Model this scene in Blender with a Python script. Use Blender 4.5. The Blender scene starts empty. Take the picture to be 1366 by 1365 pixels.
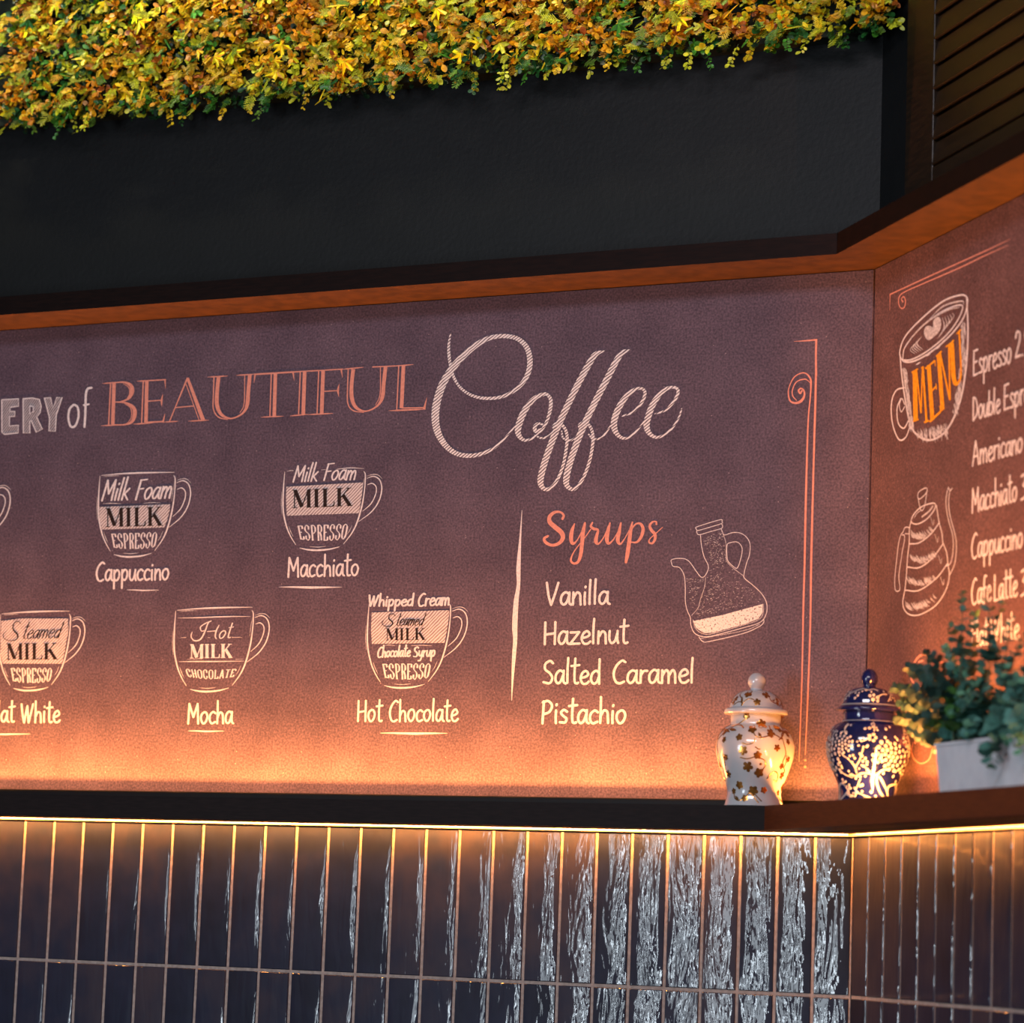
import bpy, math, random
from mathutils import Vector, Matrix, noise
random.seed(11)
col = bpy.context.scene.collection
sc = bpy.context.scene
V = Vector
PI = math.pi
IMG = 1366.0

# ------------------------------------------------------------------ camera
F_PX = 3981.95
PITCH, ROLL, YAW = 0.13858935, -0.03685007, 0.47119931
CAM = V((1.99791909, -5.40493444, 0.10608723))
MAT = (Matrix.Rotation(YAW, 3, 'Z') @ Matrix.Rotation(PITCH, 3, 'X') @ Matrix.Rotation(ROLL, 3, 'Y'))
RIGHT, FWD, UP = MAT @ V((1, 0, 0)), MAT @ V((0, 1, 0)), MAT @ V((0, 0, 1))
cd = bpy.data.cameras.new('camera'); cam = bpy.data.objects.new('camera', cd); col.objects.link(cam)
m4 = Matrix.Identity(4)
for i in range(3):
    m4[i][0] = RIGHT[i]; m4[i][1] = UP[i]; m4[i][2] = -FWD[i]; m4[i][3] = CAM[i]
cam.matrix_world = m4
cd.sensor_width = 36; cd.lens = F_PX / IMG * 36; cd.clip_start = .05; cd.clip_end = 60
sc.camera = cam

def ray(px, py):
    return (FWD + RIGHT * ((px - 683) / F_PX) - UP * ((py - 682.5) / F_PX)).normalized()
def proj(p):
    q = V(p) - CAM; d = q.dot(FWD)
    return 683 + F_PX * q.dot(RIGHT) / d, 682.5 - F_PX * q.dot(UP) / d
def depth(p): return (V(p) - CAM).dot(FWD)

# room layout: back wall tiles face the room at y = 0; right wall turns at 42.9 degrees
T = 0.74822847
DR = V((math.sin(T), -math.cos(T), 0))       # along the right wall, towards the room
NR = V((-math.cos(T), -math.sin(T), 0))      # out of the right wall
NM = V((0, -1, 0))
W = 0.07710469                               # tile pitch
DP = 0.02558                                 # boards lie this far behind the tile faces
def corner(n1, n2, z=0):
    """meeting point of the plane n1 out of the back wall and n2 out of the right wall"""
    y = -n1
    x = (-n2 - y * math.sin(T)) / math.cos(T)
    return V((x, y, z))
def rpt(s, z, n):                            # a point on the right wall, s from the corner
    return DR * s + NR * n + V((0, 0, z))
def hit_main(px, py, n=-DP):
    d = ray(px, py); k = (-n - CAM.y) / d.y
    return CAM + d * k
def hit_right(px, py, n=-DP):
    d = ray(px, py); k = (n - CAM.dot(NR)) / d.dot(NR)
    return CAM + d * k
ZB, ZT = 0.371, 1.4143                       # boards: bottom and top
ZS, ZU = 0.353, 0.307                        # shelf: top and underside

cd.dof.use_dof = True
cd.dof.focus_distance = depth(hit_main(700, 700)) ; cd.dof.aperture_fstop = 3.2

# ------------------------------------------------------------------ materials
def newmat(name):
    m = bpy.data.materials.new(name); m.use_nodes = True
    nt = m.node_tree; b = nt.nodes['Principled BSDF']
    return m, nt, b
def N(nt, t, **k):
    n = nt.nodes.new(t)
    for a, v in k.items():
        if a.startswith('i_'): n.inputs[a[2:].replace('_', ' ')].default_value = v
        else: setattr(n, a, v)
    return n
def ramp(nt, stops):
    r = N(nt, 'ShaderNodeValToRGB'); e = r.color_ramp.elements
    e[0].position, e[0].color = stops[0][0], (*stops[0][1], 1)
    e[1].position, e[1].color = stops[-1][0], (*stops[-1][1], 1)
    for p, c in stops[1:-1]:
        x = e.new(p); x.color = (*c, 1)
    return r
def coords(nt, scale=(1, 1, 1), kind='Object', rot=(0, 0, 0)):
    tc = N(nt, 'ShaderNodeTexCoord'); mp = N(nt, 'ShaderNodeMapping')
    mp.inputs['Scale'].default_value = scale; mp.inputs['Rotation'].default_value = rot
    nt.links.new(tc.outputs[kind], mp.inputs['Vector']); return mp
def noisy(name, c1, c2, scale=40, rough=.6, stretch=(1, 1, 1), bump=0, bscale=None, metal=0, lo=.35, hi=.65, coat=0, spec=.5, detail=4):
    m, nt, b = newmat(name); L = nt.links.new
    mp = coords(nt, stretch); nz = N(nt, 'ShaderNodeTexNoise'); nz.inputs['Scale'].default_value = scale; nz.inputs['Detail'].default_value = detail
    L(mp.outputs[0], nz.inputs['Vector'])
    r = ramp(nt, [(lo, c1), (hi, c2)]); L(nz.outputs['Fac'], r.inputs[0]); L(r.outputs[0], b.inputs['Base Color'])
    b.inputs['Roughness'].default_value = rough; b.inputs['Metallic'].default_value = metal
    b.inputs['Coat Weight'].default_value = coat; b.inputs['Specular IOR Level'].default_value = spec
    b.inputs['Coat Roughness'].default_value = .05
    if bump:
        nb = N(nt, 'ShaderNodeTexNoise'); nb.inputs['Scale'].default_value = bscale or scale * 2; L(mp.outputs[0], nb.inputs['Vector'])
        bp = N(nt, 'ShaderNodeBump'); bp.inputs['Distance'].default_value = bump; L(nb.outputs['Fac'], bp.inputs['Height']); L(bp.outputs[0], b.inputs['Normal'])
    return m

def board_mat(tone=((.070, .049, .072), (.104, .074, .102))):
    m, nt, b = newmat('chalkboard print'); L = nt.links.new
    mp = coords(nt)
    a = N(nt, 'ShaderNodeTexNoise'); a.inputs['Scale'].default_value = 9; a.inputs['Detail'].default_value = 6; L(mp.outputs[0], a.inputs['Vector'])
    g = N(nt, 'ShaderNodeTexNoise'); g.inputs['Scale'].default_value = 230; g.inputs['Detail'].default_value = 5; L(mp.outputs[0], g.inputs['Vector'])
    r1 = ramp(nt, [(.3, tone[0]), (.7, tone[1])]); L(a.outputs['Fac'], r1.inputs[0])
    r2 = ramp(nt, [(.32, (.60, .60, .62)), (.5, (1, 1, 1)), (.68, (1.6, 1.55, 1.5))]); L(g.outputs['Fac'], r2.inputs[0])
    mx = N(nt, 'ShaderNodeMix', data_type='RGBA', blend_type='MULTIPLY'); mx.inputs['Factor'].default_value = 1
    L(r1.outputs[0], mx.inputs[6]); L(r2.outputs[0], mx.inputs[7])
    vo = N(nt, 'ShaderNodeTexVoronoi'); vo.inputs['Scale'].default_value = 75; L(mp.outputs[0], vo.inputs['Vector'])
    sep = N(nt, 'ShaderNodeSeparateColor'); L(vo.outputs['Color'], sep.inputs[0])
    lt = N(nt, 'ShaderNodeMath', operation='LESS_THAN'); lt.inputs[1].default_value = .085; L(vo.outputs['Distance'], lt.inputs[0])
    gt = N(nt, 'ShaderNodeMath', operation='GREATER_THAN'); gt.inputs[1].default_value = .86; L(sep.outputs[0], gt.inputs[0])
    mu = N(nt, 'ShaderNodeMath', operation='MULTIPLY'); L(lt.outputs[0], mu.inputs[0]); L(gt.outputs[0], mu.inputs[1])
    m2 = N(nt, 'ShaderNodeMix', data_type='RGBA'); L(mu.outputs[0], m2.inputs['Factor']); L(mx.outputs[2], m2.inputs[6]); m2.inputs[7].default_value = (.33, .25, .26, 1)
    L(m2.outputs[2], b.inputs['Base Color']); b.inputs['Roughness'].default_value = .62; b.inputs['Specular IOR Level'].default_value = .25
    bp = N(nt, 'ShaderNodeBump'); bp.inputs['Distance'].default_value = .0002; L(g.outputs['Fac'], bp.inputs['Height']); L(bp.outputs[0], b.inputs['Normal'])
    return m
def hatch_mat(name, light, dark, period, ang, thr, wob=1.2, axis='x'):
    """parallel pencil strokes: fine diagonal lines left open in a pale fill"""
    m, nt, b = newmat(name); L = nt.links.new
    mp = coords(nt); sx = N(nt, 'ShaderNodeSeparateXYZ'); L(mp.outputs[0], sx.inputs[0])
    nz = N(nt, 'ShaderNodeTexNoise'); nz.inputs['Scale'].default_value = 45; nz.inputs['Detail'].default_value = 2; L(mp.outputs[0], nz.inputs['Vector'])
    a = N(nt, 'ShaderNodeMath', operation='MULTIPLY'); a.inputs[1].default_value = -math.sin(ang) * 2 * PI / period; L(sx.outputs[0], a.inputs[0])
    c = N(nt, 'ShaderNodeMath', operation='MULTIPLY_ADD'); c.inputs[1].default_value = math.cos(ang) * 2 * PI / period; L(sx.outputs[2], c.inputs[0]); L(a.outputs[0], c.inputs[2])
    w = N(nt, 'ShaderNodeMath', operation='MULTIPLY_ADD'); w.inputs[1].default_value = wob * 5; L(nz.outputs['Fac'], w.inputs[0]); L(c.outputs[0], w.inputs[2])
    s = N(nt, 'ShaderNodeMath', operation='SINE'); L(w.outputs[0], s.inputs[0])
    n2 = N(nt, 'ShaderNodeTexNoise'); n2.inputs['Scale'].default_value = 60; L(mp.outputs[0], n2.inputs['Vector'])
    ad = N(nt, 'ShaderNodeMath', operation='MULTIPLY_ADD'); ad.inputs[1].default_value = 1.6; L(n2.outputs['Fac'], ad.inputs[0]); L(s.outputs[0], ad.inputs[2])
    r = ramp(nt, [(thr, light), (min(thr + .08, 1), dark)])
    half = N(nt, 'ShaderNodeMath', operation='MULTIPLY_ADD'); half.inputs[1].default_value = .28; half.inputs[2].default_value = .28; L(ad.outputs[0], half.inputs[0])
    L(half.outputs[0], r.inputs[0]); L(r.outputs[0], b.inputs['Base Color'])
    b.inputs['Roughness'].default_value = .6; b.inputs['Specular IOR Level'].default_value = .2
    return m
def attr_mat(name, rough=.45, spec=.4, trans=.0):
    m, nt, b = newmat(name); L = nt.links.new
    at = N(nt, 'ShaderNodeAttribute', attribute_name='Col'); mp = coords(nt)
    nz = N(nt, 'ShaderNodeTexNoise'); nz.inputs['Scale'].default_value = 130; L(mp.outputs[0], nz.inputs['Vector'])
    r = ramp(nt, [(.3, (.6, .6, .6)), (.7, (1.25, 1.25, 1.25))]); L(nz.outputs['Fac'], r.inputs[0])
    mx = N(nt, 'ShaderNodeMix', data_type='RGBA', blend_type='MULTIPLY'); mx.inputs['Factor'].default_value = 1
    L(at.outputs['Color'], mx.inputs[6]); L(r.outputs[0], mx.inputs[7]); L(mx.outputs[2], b.inputs['Base Color'])
    b.inputs['Roughness'].default_value = rough; b.inputs['Specular IOR Level'].default_value = spec
    return m
def tile_mat():
    m, nt, b = newmat('navy handmade glaze'); L = nt.links.new
    at = N(nt, 'ShaderNodeAttribute', attribute_name='Col'); tc = N(nt, 'ShaderNodeTexCoord')
    off = N(nt, 'ShaderNodeVectorMath', operation='SCALE'); off.inputs['Scale'].default_value = 37; L(at.outputs['Color'], off.inputs[0])
    ad = N(nt, 'ShaderNodeVectorMath', operation='ADD'); L(tc.outputs['Object'], ad.inputs[0]); L(off.outputs[0], ad.inputs[1])
    mp = N(nt, 'ShaderNodeMapping'); mp.inputs['Scale'].default_value = (1, 1, .22); L(ad.outputs[0], mp.inputs['Vector'])
    n1 = N(nt, 'ShaderNodeTexNoise'); n1.inputs['Scale'].default_value = 30; n1.inputs['Detail'].default_value = 2.5; n1.inputs['Roughness'].default_value = .55; n1.inputs['Distortion'].default_value = .6; L(mp.outputs[0], n1.inputs['Vector'])
    mp2 = N(nt, 'ShaderNodeMapping'); mp2.inputs['Scale'].default_value = (1, 1, .45); L(ad.outputs[0], mp2.inputs['Vector'])
    n2 = N(nt, 'ShaderNodeTexNoise'); n2.inputs['Scale'].default_value = 90; n2.inputs['Detail'].default_value = 2; L(mp2.outputs[0], n2.inputs['Vector'])
    sm = N(nt, 'ShaderNodeMath', operation='MULTIPLY_ADD'); sm.inputs[1].default_value = .13; L(n2.outputs['Fac'], sm.inputs[0]); L(n1.outputs['Fac'], sm.inputs[2])
    bp = N(nt, 'ShaderNodeBump'); bp.inputs['Distance'].default_value = .0017; L(sm.outputs[0], bp.inputs['Height']); L(bp.outputs[0], b.inputs['Normal'])
    n3 = N(nt, 'ShaderNodeTexNoise'); n3.inputs['Scale'].default_value = 14; L(ad.outputs[0], n3.inputs['Vector'])
    r = ramp(nt, [(.25, (.007, .010, .024)), (.5, (.012, .017, .040)), (.8, (.034, .030, .044))])
    hs = N(nt, 'ShaderNodeSeparateColor'); L(at.outputs['Color'], hs.inputs[0])
    mm = N(nt, 'ShaderNodeMath', operation='MULTIPLY_ADD'); mm.inputs[1].default_value = .45; L(hs.outputs[0], mm.inputs[0])
    h2 = N(nt, 'ShaderNodeMath', operation='MULTIPLY'); h2.inputs[1].default_value = .6; L(n3.outputs['Fac'], h2.inputs[0]); L(h2.outputs[0], mm.inputs[2])
    L(mm.outputs[0], r.inputs[0]); L(r.outputs[0], b.inputs['Base Color'])
    b.inputs['Roughness'].default_value = .5; b.inputs['Specular IOR Level'].default_value = .15; b.inputs['Coat Weight'].default_value = .45; b.inputs['Coat Roughness'].default_value = .015
    L(bp.outputs[0], b.inputs['Coat Normal'])
    return m
def emis(name, c, s):
    m, nt, b = newmat(name); b.inputs['Base Color'].default_value = (*c, 1)
    b.inputs['Emission Color'].default_value = (*c, 1); b.inputs['Emission Strength'].default_value = s
    return m
M = {}
M['board'] = board_mat()
M['board_side_glow'] = board_mat(((.096, .050, .052), (.134, .071, .072)))  # base warmed to carry the strip's orange glow on this board
PALE, PINK = (.72, .66, .66), (.66, .27, .20)
M['chalk'] = noisy('pale chalk print', (.60, .55, .56), (.80, .74, .73), 220, .6, spec=.2)
M['chalk_thin'] = noisy('thin chalk line', (.42, .37, .37), (.72, .66, .65), 200, .6, spec=.2)
M['pink'] = noisy('salmon pink print', (.58, .235, .175), (.70, .30, .225), 160, .6, spec=.2)
M['amber'] = noisy('amber print', (.78, .27, .01), (.95, .40, .02), 160, .6, spec=.2)
M['ink'] = noisy('dark brown ink', (.016, .010, .010), (.03, .02, .018), 160, .7, spec=.1)
M['hatch'] = hatch_mat('hatched chalk lettering', (.78, .73, .72), (.12, .085, .10), .0056, math.radians(36), .585, 1.2)
M['hatch_band'] = hatch_mat('hatched chalk band', (.62, .56, .55), (.22, .16, .17), .0056, math.radians(42), .585, 1.0)
M['hatch_dark'] = hatch_mat('loosely hatched fill', (.46, .42, .43), (.11, .08, .095), .0050, math.radians(52), .50, .8)
M['stipple'] = noisy('stippled chalk', (.12, .08, .09), (.78, .70, .66), 300, .6, lo=.36, hi=.44, spec=.2)
M['black'] = noisy('black wall paint', (.0026, .0032, .0038), (.0038, .0045, .0052), 12, .55, bump=.0006, bscale=90, spec=.3)
M['wood'] = noisy('dark mahogany stain', (.075, .022, .010), (.14, .042, .016), 14, .45, stretch=(3, 3, 22), spec=.3)
M['wood_h'] = noisy('dark mahogany board', (.085, .018, .006), (.12, .027, .008), 30, .5, stretch=(1, 1, 9), spec=.15)
M['wood_d'] = noisy('near black stained board', (.010, .0062, .006), (.016, .0095, .009), 30, .6, stretch=(1, 1, 9), spec=.12)
M['beam_face_shaded'] = noisy('mahogany darkened as shaded face', (.006, .0025, .002), (.011, .0042, .003), 30, .55, stretch=(1, 1, 9), spec=.1)  # beam wood with the shade of its front put into the colour
M['beam_under_lit'] = noisy('mahogany lightened as lit underside', (.040, .019, .006), (.066, .030, .009), 30, .45, stretch=(1, 1, 9), spec=.3)  # same beam wood, paler for the strip light from below
M['louver'] = noisy('brown black louver paint', (.010, .0055, .003), (.020, .010, .0045), 20, .35, stretch=(1, 1, 8), spec=.5)
M['tile'] = tile_mat()
M['grout'] = noisy('warm grey grout', (.30, .23, .20), (.42, .33, .29), 120, .85)
M['floor'] = noisy('brown floor', (.06, .04, .03), (.10, .07, .05), 6, .6)
M['led'] = emis('warm strip diffuser', (1, .47, .14), 1.5)
M['alu'] = noisy('aluminium channel', (.4, .36, .32), (.5, .46, .42), 60, .35, metal=1)
M['porcelain'] = noisy('white porcelain glaze', (.47, .47, .485), (.52, .52, .535), 20, .12, coat=.6)
M['gold'] = noisy('gold lustre', (.42, .17, .035), (.62, .27, .06), 120, .22, metal=.85, spec=.8)
M['cobalt'] = noisy('cobalt blue glaze', (.003, .005, .045), (.006, .009, .085), 22, .10, coat=.8)
M['relief'] = noisy('cream raised glaze', (.42, .37, .33), (.52, .47, .41), 90, .3)
M['pot'] = noisy('matt white ceramic', (.55, .56, .60), (.62, .63, .66), 30, .55)
M['soil'] = noisy('dark potting soil', (.01, .008, .005), (.03, .022, .014), 120, .9, bump=.003)
M['leaf'] = attr_mat('artificial leaves', .42, .5)
M['euca'] = attr_mat('eucalyptus leaves', .55, .3)
M['stem'] = noisy('green plastic stem', (.03, .06, .02), (.06, .10, .03), 60, .6)
M['mat'] = noisy('dark plastic backing', (.004, .009, .004), (.010, .018, .008), 60, .8)

# ------------------------------------------------------------------ builders
class MB:
    def __init__(s): s.v = []; s.f = []; s.mi = []; s.c = []
    def add(s, vs, fs, mi=0, c=None):
        o = len(s.v); s.v += [tuple(p) for p in vs]
        for f in fs:
            s.f.append(tuple(o + i for i in f)); s.mi.append(mi); s.c.append(c)
    def prism(s, poly, z0, z1, mi=0):
        """poly: list of xy, extruded from z0 to z1 (z may be per-vertex lists)"""
        n = len(poly)
        zz0 = z0 if isinstance(z0, (list, tuple)) else [z0] * n
        zz1 = z1 if isinstance(z1, (list, tuple)) else [z1] * n
        vs = [(p[0], p[1], zz0[i]) for i, p in enumerate(poly)] + [(p[0], p[1], zz1[i]) for i, p in enumerate(poly)]
        fs = [tuple(range(n - 1, -1, -1)), tuple(range(n, 2 * n))] + [(i, (i + 1) % n, n + (i + 1) % n, n + i) for i in range(n)]
        s.add(vs, fs, mi)
    def obox(s, o, a, b, c, mi=0, col=None):
        """box from corner o along vectors a b c"""
        o, a, b, c = V(o), V(a), V(b), V(c)
        vs = [o, o + a, o + a + b, o + b, o + c, o + a + c, o + a + b + c, o + b + c]
        s.add(vs, [(0, 3, 2, 1), (4, 5, 6, 7), (0, 1, 5, 4), (1, 2, 6, 5), (2, 3, 7, 6), (3, 0, 4, 7)], mi, col)
    def tube(s, pts, r, seg=6, mi=0, c=None):
        pts = [V(p) for p in pts]; rings = []
        rr = r if isinstance(r, (list, tuple)) else [r] * len(pts)
        for i, p in enumerate(pts):
            t = (pts[min(i + 1, len(pts) - 1)] - pts[max(i - 1, 0)]).normalized()
            u = t.cross(V((0, 0, 1)) if abs(t.z) < .95 else V((1, 0, 0))).normalized(); w = t.cross(u)
            rings.append([p + (u * math.cos(2 * PI * k / seg) + w * math.sin(2 * PI * k / seg)) * rr[i] for k in range(seg)])
        vs = [q for g in rings for q in g]; fs = []
        for i in range(len(pts) - 1):
            for k in range(seg):
                fs.append((i * seg + k, i * seg + (k + 1) % seg, (i + 1) * seg + (k + 1) % seg, (i + 1) * seg + k))
        fs.append(tuple(range(seg))[::-1]); fs.append(tuple((len(pts) - 1) * seg + k for k in range(seg)))
        s.add(vs, fs, mi, c)
    def lathe(s, prof, seg=64, mi=0):
        vs = []; fs = []
        for (r, z) in prof:
            for k in range(seg):
                a = 2 * PI * k / seg; vs.append((r * math.cos(a), r * math.sin(a), z))
        for i in range(len(prof) - 1):
            for k in range(seg):
                fs.append((i * seg + k, i * seg + (k + 1) % seg, (i + 1) * seg + (k + 1) % seg, (i + 1) * seg + k))
        fs.append(tuple(range(seg))[::-1]); fs.append(tuple((len(prof) - 1) * seg + k for k in range(seg)))
        s.add(vs, fs, mi)
    def build(s, name, mats, parent=None, loc=None, smooth=False, origin=None, bevel=0, fixn=False):
        """origin: the world point that becomes the object's origin"""
        if not isinstance(mats, (list, tuple)): mats = [mats]
        me = bpy.data.meshes.new(name)
        o = V(origin) if origin is not None else V((0, 0, 0))
        me.from_pydata([tuple(V(p) - o) for p in s.v], [], s.f)
        for mm in mats: me.materials.append(mm)
        me.polygons.foreach_set('material_index', s.mi)
        if any(c is not None for c in s.c):
            ca = me.color_attributes.new('Col', 'FLOAT_COLOR', 'CORNER'); i = 0; arr = []
            for f, c in zip(s.f, s.c):
                arr += list((*(c or (1, 1, 1)), 1)) * len(f)
            ca.data.foreach_set('color', arr)
        me.update()
        if smooth: me.polygons.foreach_set('use_smooth', [True] * len(me.polygons))
        if fixn:
            import bmesh
            bm = bmesh.new(); bm.from_mesh(me); bmesh.ops.recalc_face_normals(bm, faces=bm.faces); bm.to_mesh(me); bm.free()
        ob = bpy.data.objects.new(name, me); col.objects.link(ob)
        if parent is not None:
            ob.parent = parent
            ob.location = (o - V(parent.location)) if origin is not None else (loc or (0, 0, 0))
        else: ob.location = o if origin is not None else (loc or (0, 0, 0))
        if bevel:
            b = ob.modifiers.new('edge', 'BEVEL'); b.width = bevel; b.segments = 2; b.limit_method = 'ANGLE'
        return ob
def tag(o, label=None, cat=None, group=None, kind=None):
    if label: o['label'] = label
    if cat: o['category'] = cat
    if group: o['group'] = group
    if kind: o['kind'] = kind
    return o
def empty(name, loc, label, cat, group=None):
    o = bpy.data.objects.new(name, None); o.empty_display_size = .05; col.objects.link(o); o.location = loc
    return tag(o, label, cat, group)

# ------------------------------------------------------------------ setting
def wall_poly(n0, n1, x0=-3.6, s1=2.3):
    """plan outline of a layer along both walls from n0 (back) to n1 (front)"""
    a, b = corner(n0, n0), corner(n1, n1)
    return a, b
XL, SR = -3.6, 2.2
FL, CE = -1.2, 2.75
c0, c1 = corner(-.035, -.035), corner(-.16, -.16)
mb = MB(); mb.prism([(XL, .035), (c0.x, .035), (c1.x, .16), (XL, .16)], FL, CE); tag(mb.build('wall_back', M['black']), 'matt black back wall above and behind the menu board', 'wall', kind='structure')
e0, e1 = rpt(SR, 0, -.035), rpt(SR, 0, -.16)
mb = MB(); mb.prism([(c0.x, c0.y), (e0.x, e0.y), (e1.x, e1.y), (c1.x, c1.y)], FL, CE); tag(mb.build('wall_right', M['black'], fixn=True), 'matt black side wall turning towards the room on the right', 'wall', kind='structure')
mb = MB(); mb.prism([(XL, .16), (XL, -6.2), (3.6, -6.2), (3.6, .16)], FL - .1, FL); tag(mb.build('floor', M['floor'], fixn=True), 'plain brown floor of the cafe', 'floor', kind='structure')

# tiles: each glazed slip slightly out of true; grout behind
def tiles(name, org, along, out, cols, label):
    mb = MB(); rnd = random.Random(5 if name == 'wall_back_tiles' else 9)
    g = .0058; th = .0055
    for r in range(5):
        zb = -.3 * r
        for k in range(cols):
            o = V(org) + along * (k * W)
            lean, tw, pr = rnd.uniform(-.0009, .0009), rnd.uniform(-.0006, .0006), rnd.uniform(-.0005, .0005)
            c = (rnd.random(), rnd.random(), rnd.random())
            nx = [0, g * .62, g * .62 + .0016, W - g * .62 - .0016, W - g * .62]
            x0, x1 = g / 2 + .0004, W - g / 2 - .0004; z0, z1 = zb + g / 2 + .0004, zb + .3 - g / 2 - .0004
            if r == 0: z1 = .2995
            def P(x, z, n):
                fx = (x - W / 2) / W; fz = (z - zb - .15) / .3
                return o + along * x + V((0, 0, z)) + out * (n + (lean * fz + tw * fx + pr if n > -.003 else 0))
            bv = .0014
            outer = [P(x0, z0, -.006), P(x1, z0, -.006), P(x1, z1, -.006), P(x0, z1, -.006)]
            mid = [P(x0, z0, -.0014), P(x1, z0, -.0014), P(x1, z1, -.0014), P(x0, z1, -.0014)]
            fr = [P(x0 + bv, z0 + bv, 0), P(x1 - bv, z0 + bv, 0), P(x1 - bv, z1 - bv, 0), P(x0 + bv, z1 - bv, 0)]
            mb.add(outer + mid + fr, [(a + i, a + (i + 1) % 4, a + 4 + (i + 1) % 4, a + 4 + i) for a in (0, 4) for i in range(4)], 0, c)
            nx_, nz_ = 10, 12; gv = []          # the slightly pillowed glazed face
            bx_, bz_, skew = rnd.uniform(.0002, .0006), rnd.uniform(.0003, .0016), rnd.uniform(-.4, .4)
            for jz in range(nz_ + 1):
                for jx in range(nx_ + 1):
                    fx, fz = jx / nx_, jz / nz_
                    ux, uz = 2 * fx - 1, 2 * fz - 1
                    gv.append(P(x0 + bv + (x1 - x0 - 2 * bv) * fx, z0 + bv + (z1 - z0 - 2 * bv) * fz, bx_ * (1 - ux * ux) * (1 + skew * ux) + bz_ * (1 - uz * uz) * (1 if abs(ux) < 1 else 0)))
            mb.add(gv, [(jz * (nx_ + 1) + jx, jz * (nx_ + 1) + jx + 1, (jz + 1) * (nx_ + 1) + jx + 1, (jz + 1) * (nx_ + 1) + jx) for jz in range(nz_) for jx in range(nx_)], 0, c)
    L_ = cols * W
    mb.obox(V(org) + out * -.035 + V((0, 0, -1.2)), along * L_, out * .0325, V((0, 0, 1.4995)), 1, (1, 1, 1))
    ob = mb.build(name, [M['tile'], M['grout']], fixn=True)
    ob.data.polygons.foreach_set('use_smooth', [p.area < .0004 and abs(p.normal.dot(out)) > .9 for p in ob.data.polygons])
    return tag(ob, label, 'tiling', kind='structure')
nm = 46
tiles('wall_back_tiles', V((-nm * W, 0, 0)), V((1, 0, 0)), NM, nm, 'glossy navy upright tiles covering the back wall below the shelf')
tiles('wall_right_tiles', V((0, 0, 0)), DR, NR, 27, 'glossy navy upright tiles on the side wall below the shelf')

# mahogany beams over the boards
def two_run(name1, name2, n0m, n1m, n0r, n1r, z0, z1, mat1, mat2, lab1, lab2, kind='structure', cat='beam', parent1=None, parent2=None):
    a, b = corner(n0m, n0r), corner(n1m, n1r)
    m1 = MB(); m1.prism([(XL, -n0m), (XL, -n1m), (b.x, b.y), (a.x, a.y)], z0, z1)
    e, f = rpt(SR, 0, n1r), rpt(SR, 0, n0r)
    m2 = MB(); m2.prism([(a.x, a.y), (b.x, b.y), (e.x, e.y), (f.x, f.y)], z0, z1)
    return m1, m2
m1, m2 = two_run('', '', -.035, .1183, -.035, .0911, 1.4143, 1.4560, None, None, '', '')
def beam(m, name):
    o = m.build(name, [M['beam_face_shaded'], M['beam_under_lit']], fixn=True)
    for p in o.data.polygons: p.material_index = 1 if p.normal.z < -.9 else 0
    return o
tag(beam(m1, 'trim_1'), 'mahogany beam running along the top of the long menu board', 'beam', kind='structure')
tag(beam(m2, 'trim_2'), 'mahogany beam over the menu board on the side wall', 'beam', kind='structure')
bcap = MB()

# shelves: front board, light channel and back ledge
def shelf(name, which, n1, ch0, ch1, mat, label):
    root = empty(name, (-1.2, -.05, ZU) if which == 0 else rpt(.8, ZU, .05), label, 'shelf')
    def seg(pn, nA, nB, oA, oB, z0, z1, mt):
        # nA..nB on this wall, oA..oB on the other wall for the mitre
        mb = MB()
        if which == 0:
            a, b = corner(nA, oA), corner(nB, oB); mb.prism([(XL, -nA), (XL, -nB), (b.x, b.y), (a.x, a.y)], z0, z1)
        else:
            a, b = corner(oA, nA), corner(oB, nB); e, f = rpt(SR, 0, nB), rpt(SR, 0, nA)
            mb.prism([(a.x, a.y), (b.x, b.y), (e.x, e.y), (f.x, f.y)], z0, z1)
        return mb.build(pn, mt, root, origin=root.location, fixn=True)
    o = (.18, .05, .09) if which == 0 else (.12, .026, .060)
    seg('front_board', ch1, n1, o[2], o[0], ZU, ZS, mat)
    seg('back_ledge', -.0256, ch0, -.0256, o[1], ZU, ZS, mat)
    seg('channel_base', ch0, ch1, o[1], o[2], ZU, ZS - .022, M['wood_d'])
    return root
shelf('wall_shelf', 0, .12, .026, .060, M['wood_d'], 'near black shelf board under the long menu board, above the tiles')
shelf('wall_shelf', 1, .18, .050, .09, M['wood_h'], 'reddish brown shelf board carrying the white plant trough')

# strip lights under the shelves
for i, (nm_, lab) in enumerate([('led_strip', 'thin glowing warm strip light under the near black shelf'), ('led_strip', 'thin glowing warm strip light under the reddish brown shelf')]):
    root = empty(nm_, (-1.2, -.008, .3) if i == 0 else rpt(.8, .3, .008), lab, 'strip light', 'strip lights under the shelves')
    for pn, n0, n1, z0, z1, mt in (('diffuser', .0035, .0100, .3026, .3040, M['led']), ('housing', .0020, .0130, .3043, .3069, M['alu'])):
        a, b = corner(n0, n0), corner(n1, n1); mb = MB()
        if i == 0: mb.prism([(XL + .2, -n0), (XL + .2, -n1), (b.x, b.y), (a.x, a.y)], z0, z1)
        else:
            e, f = rpt(SR - .1, 0, n1), rpt(SR - .1, 0, n0); mb.prism([(a.x, a.y), (b.x, b.y), (e.x, e.y), (f.x, f.y)], z0, z1)
        mb.build(pn, mt, root, origin=root.location, fixn=True)

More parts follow.
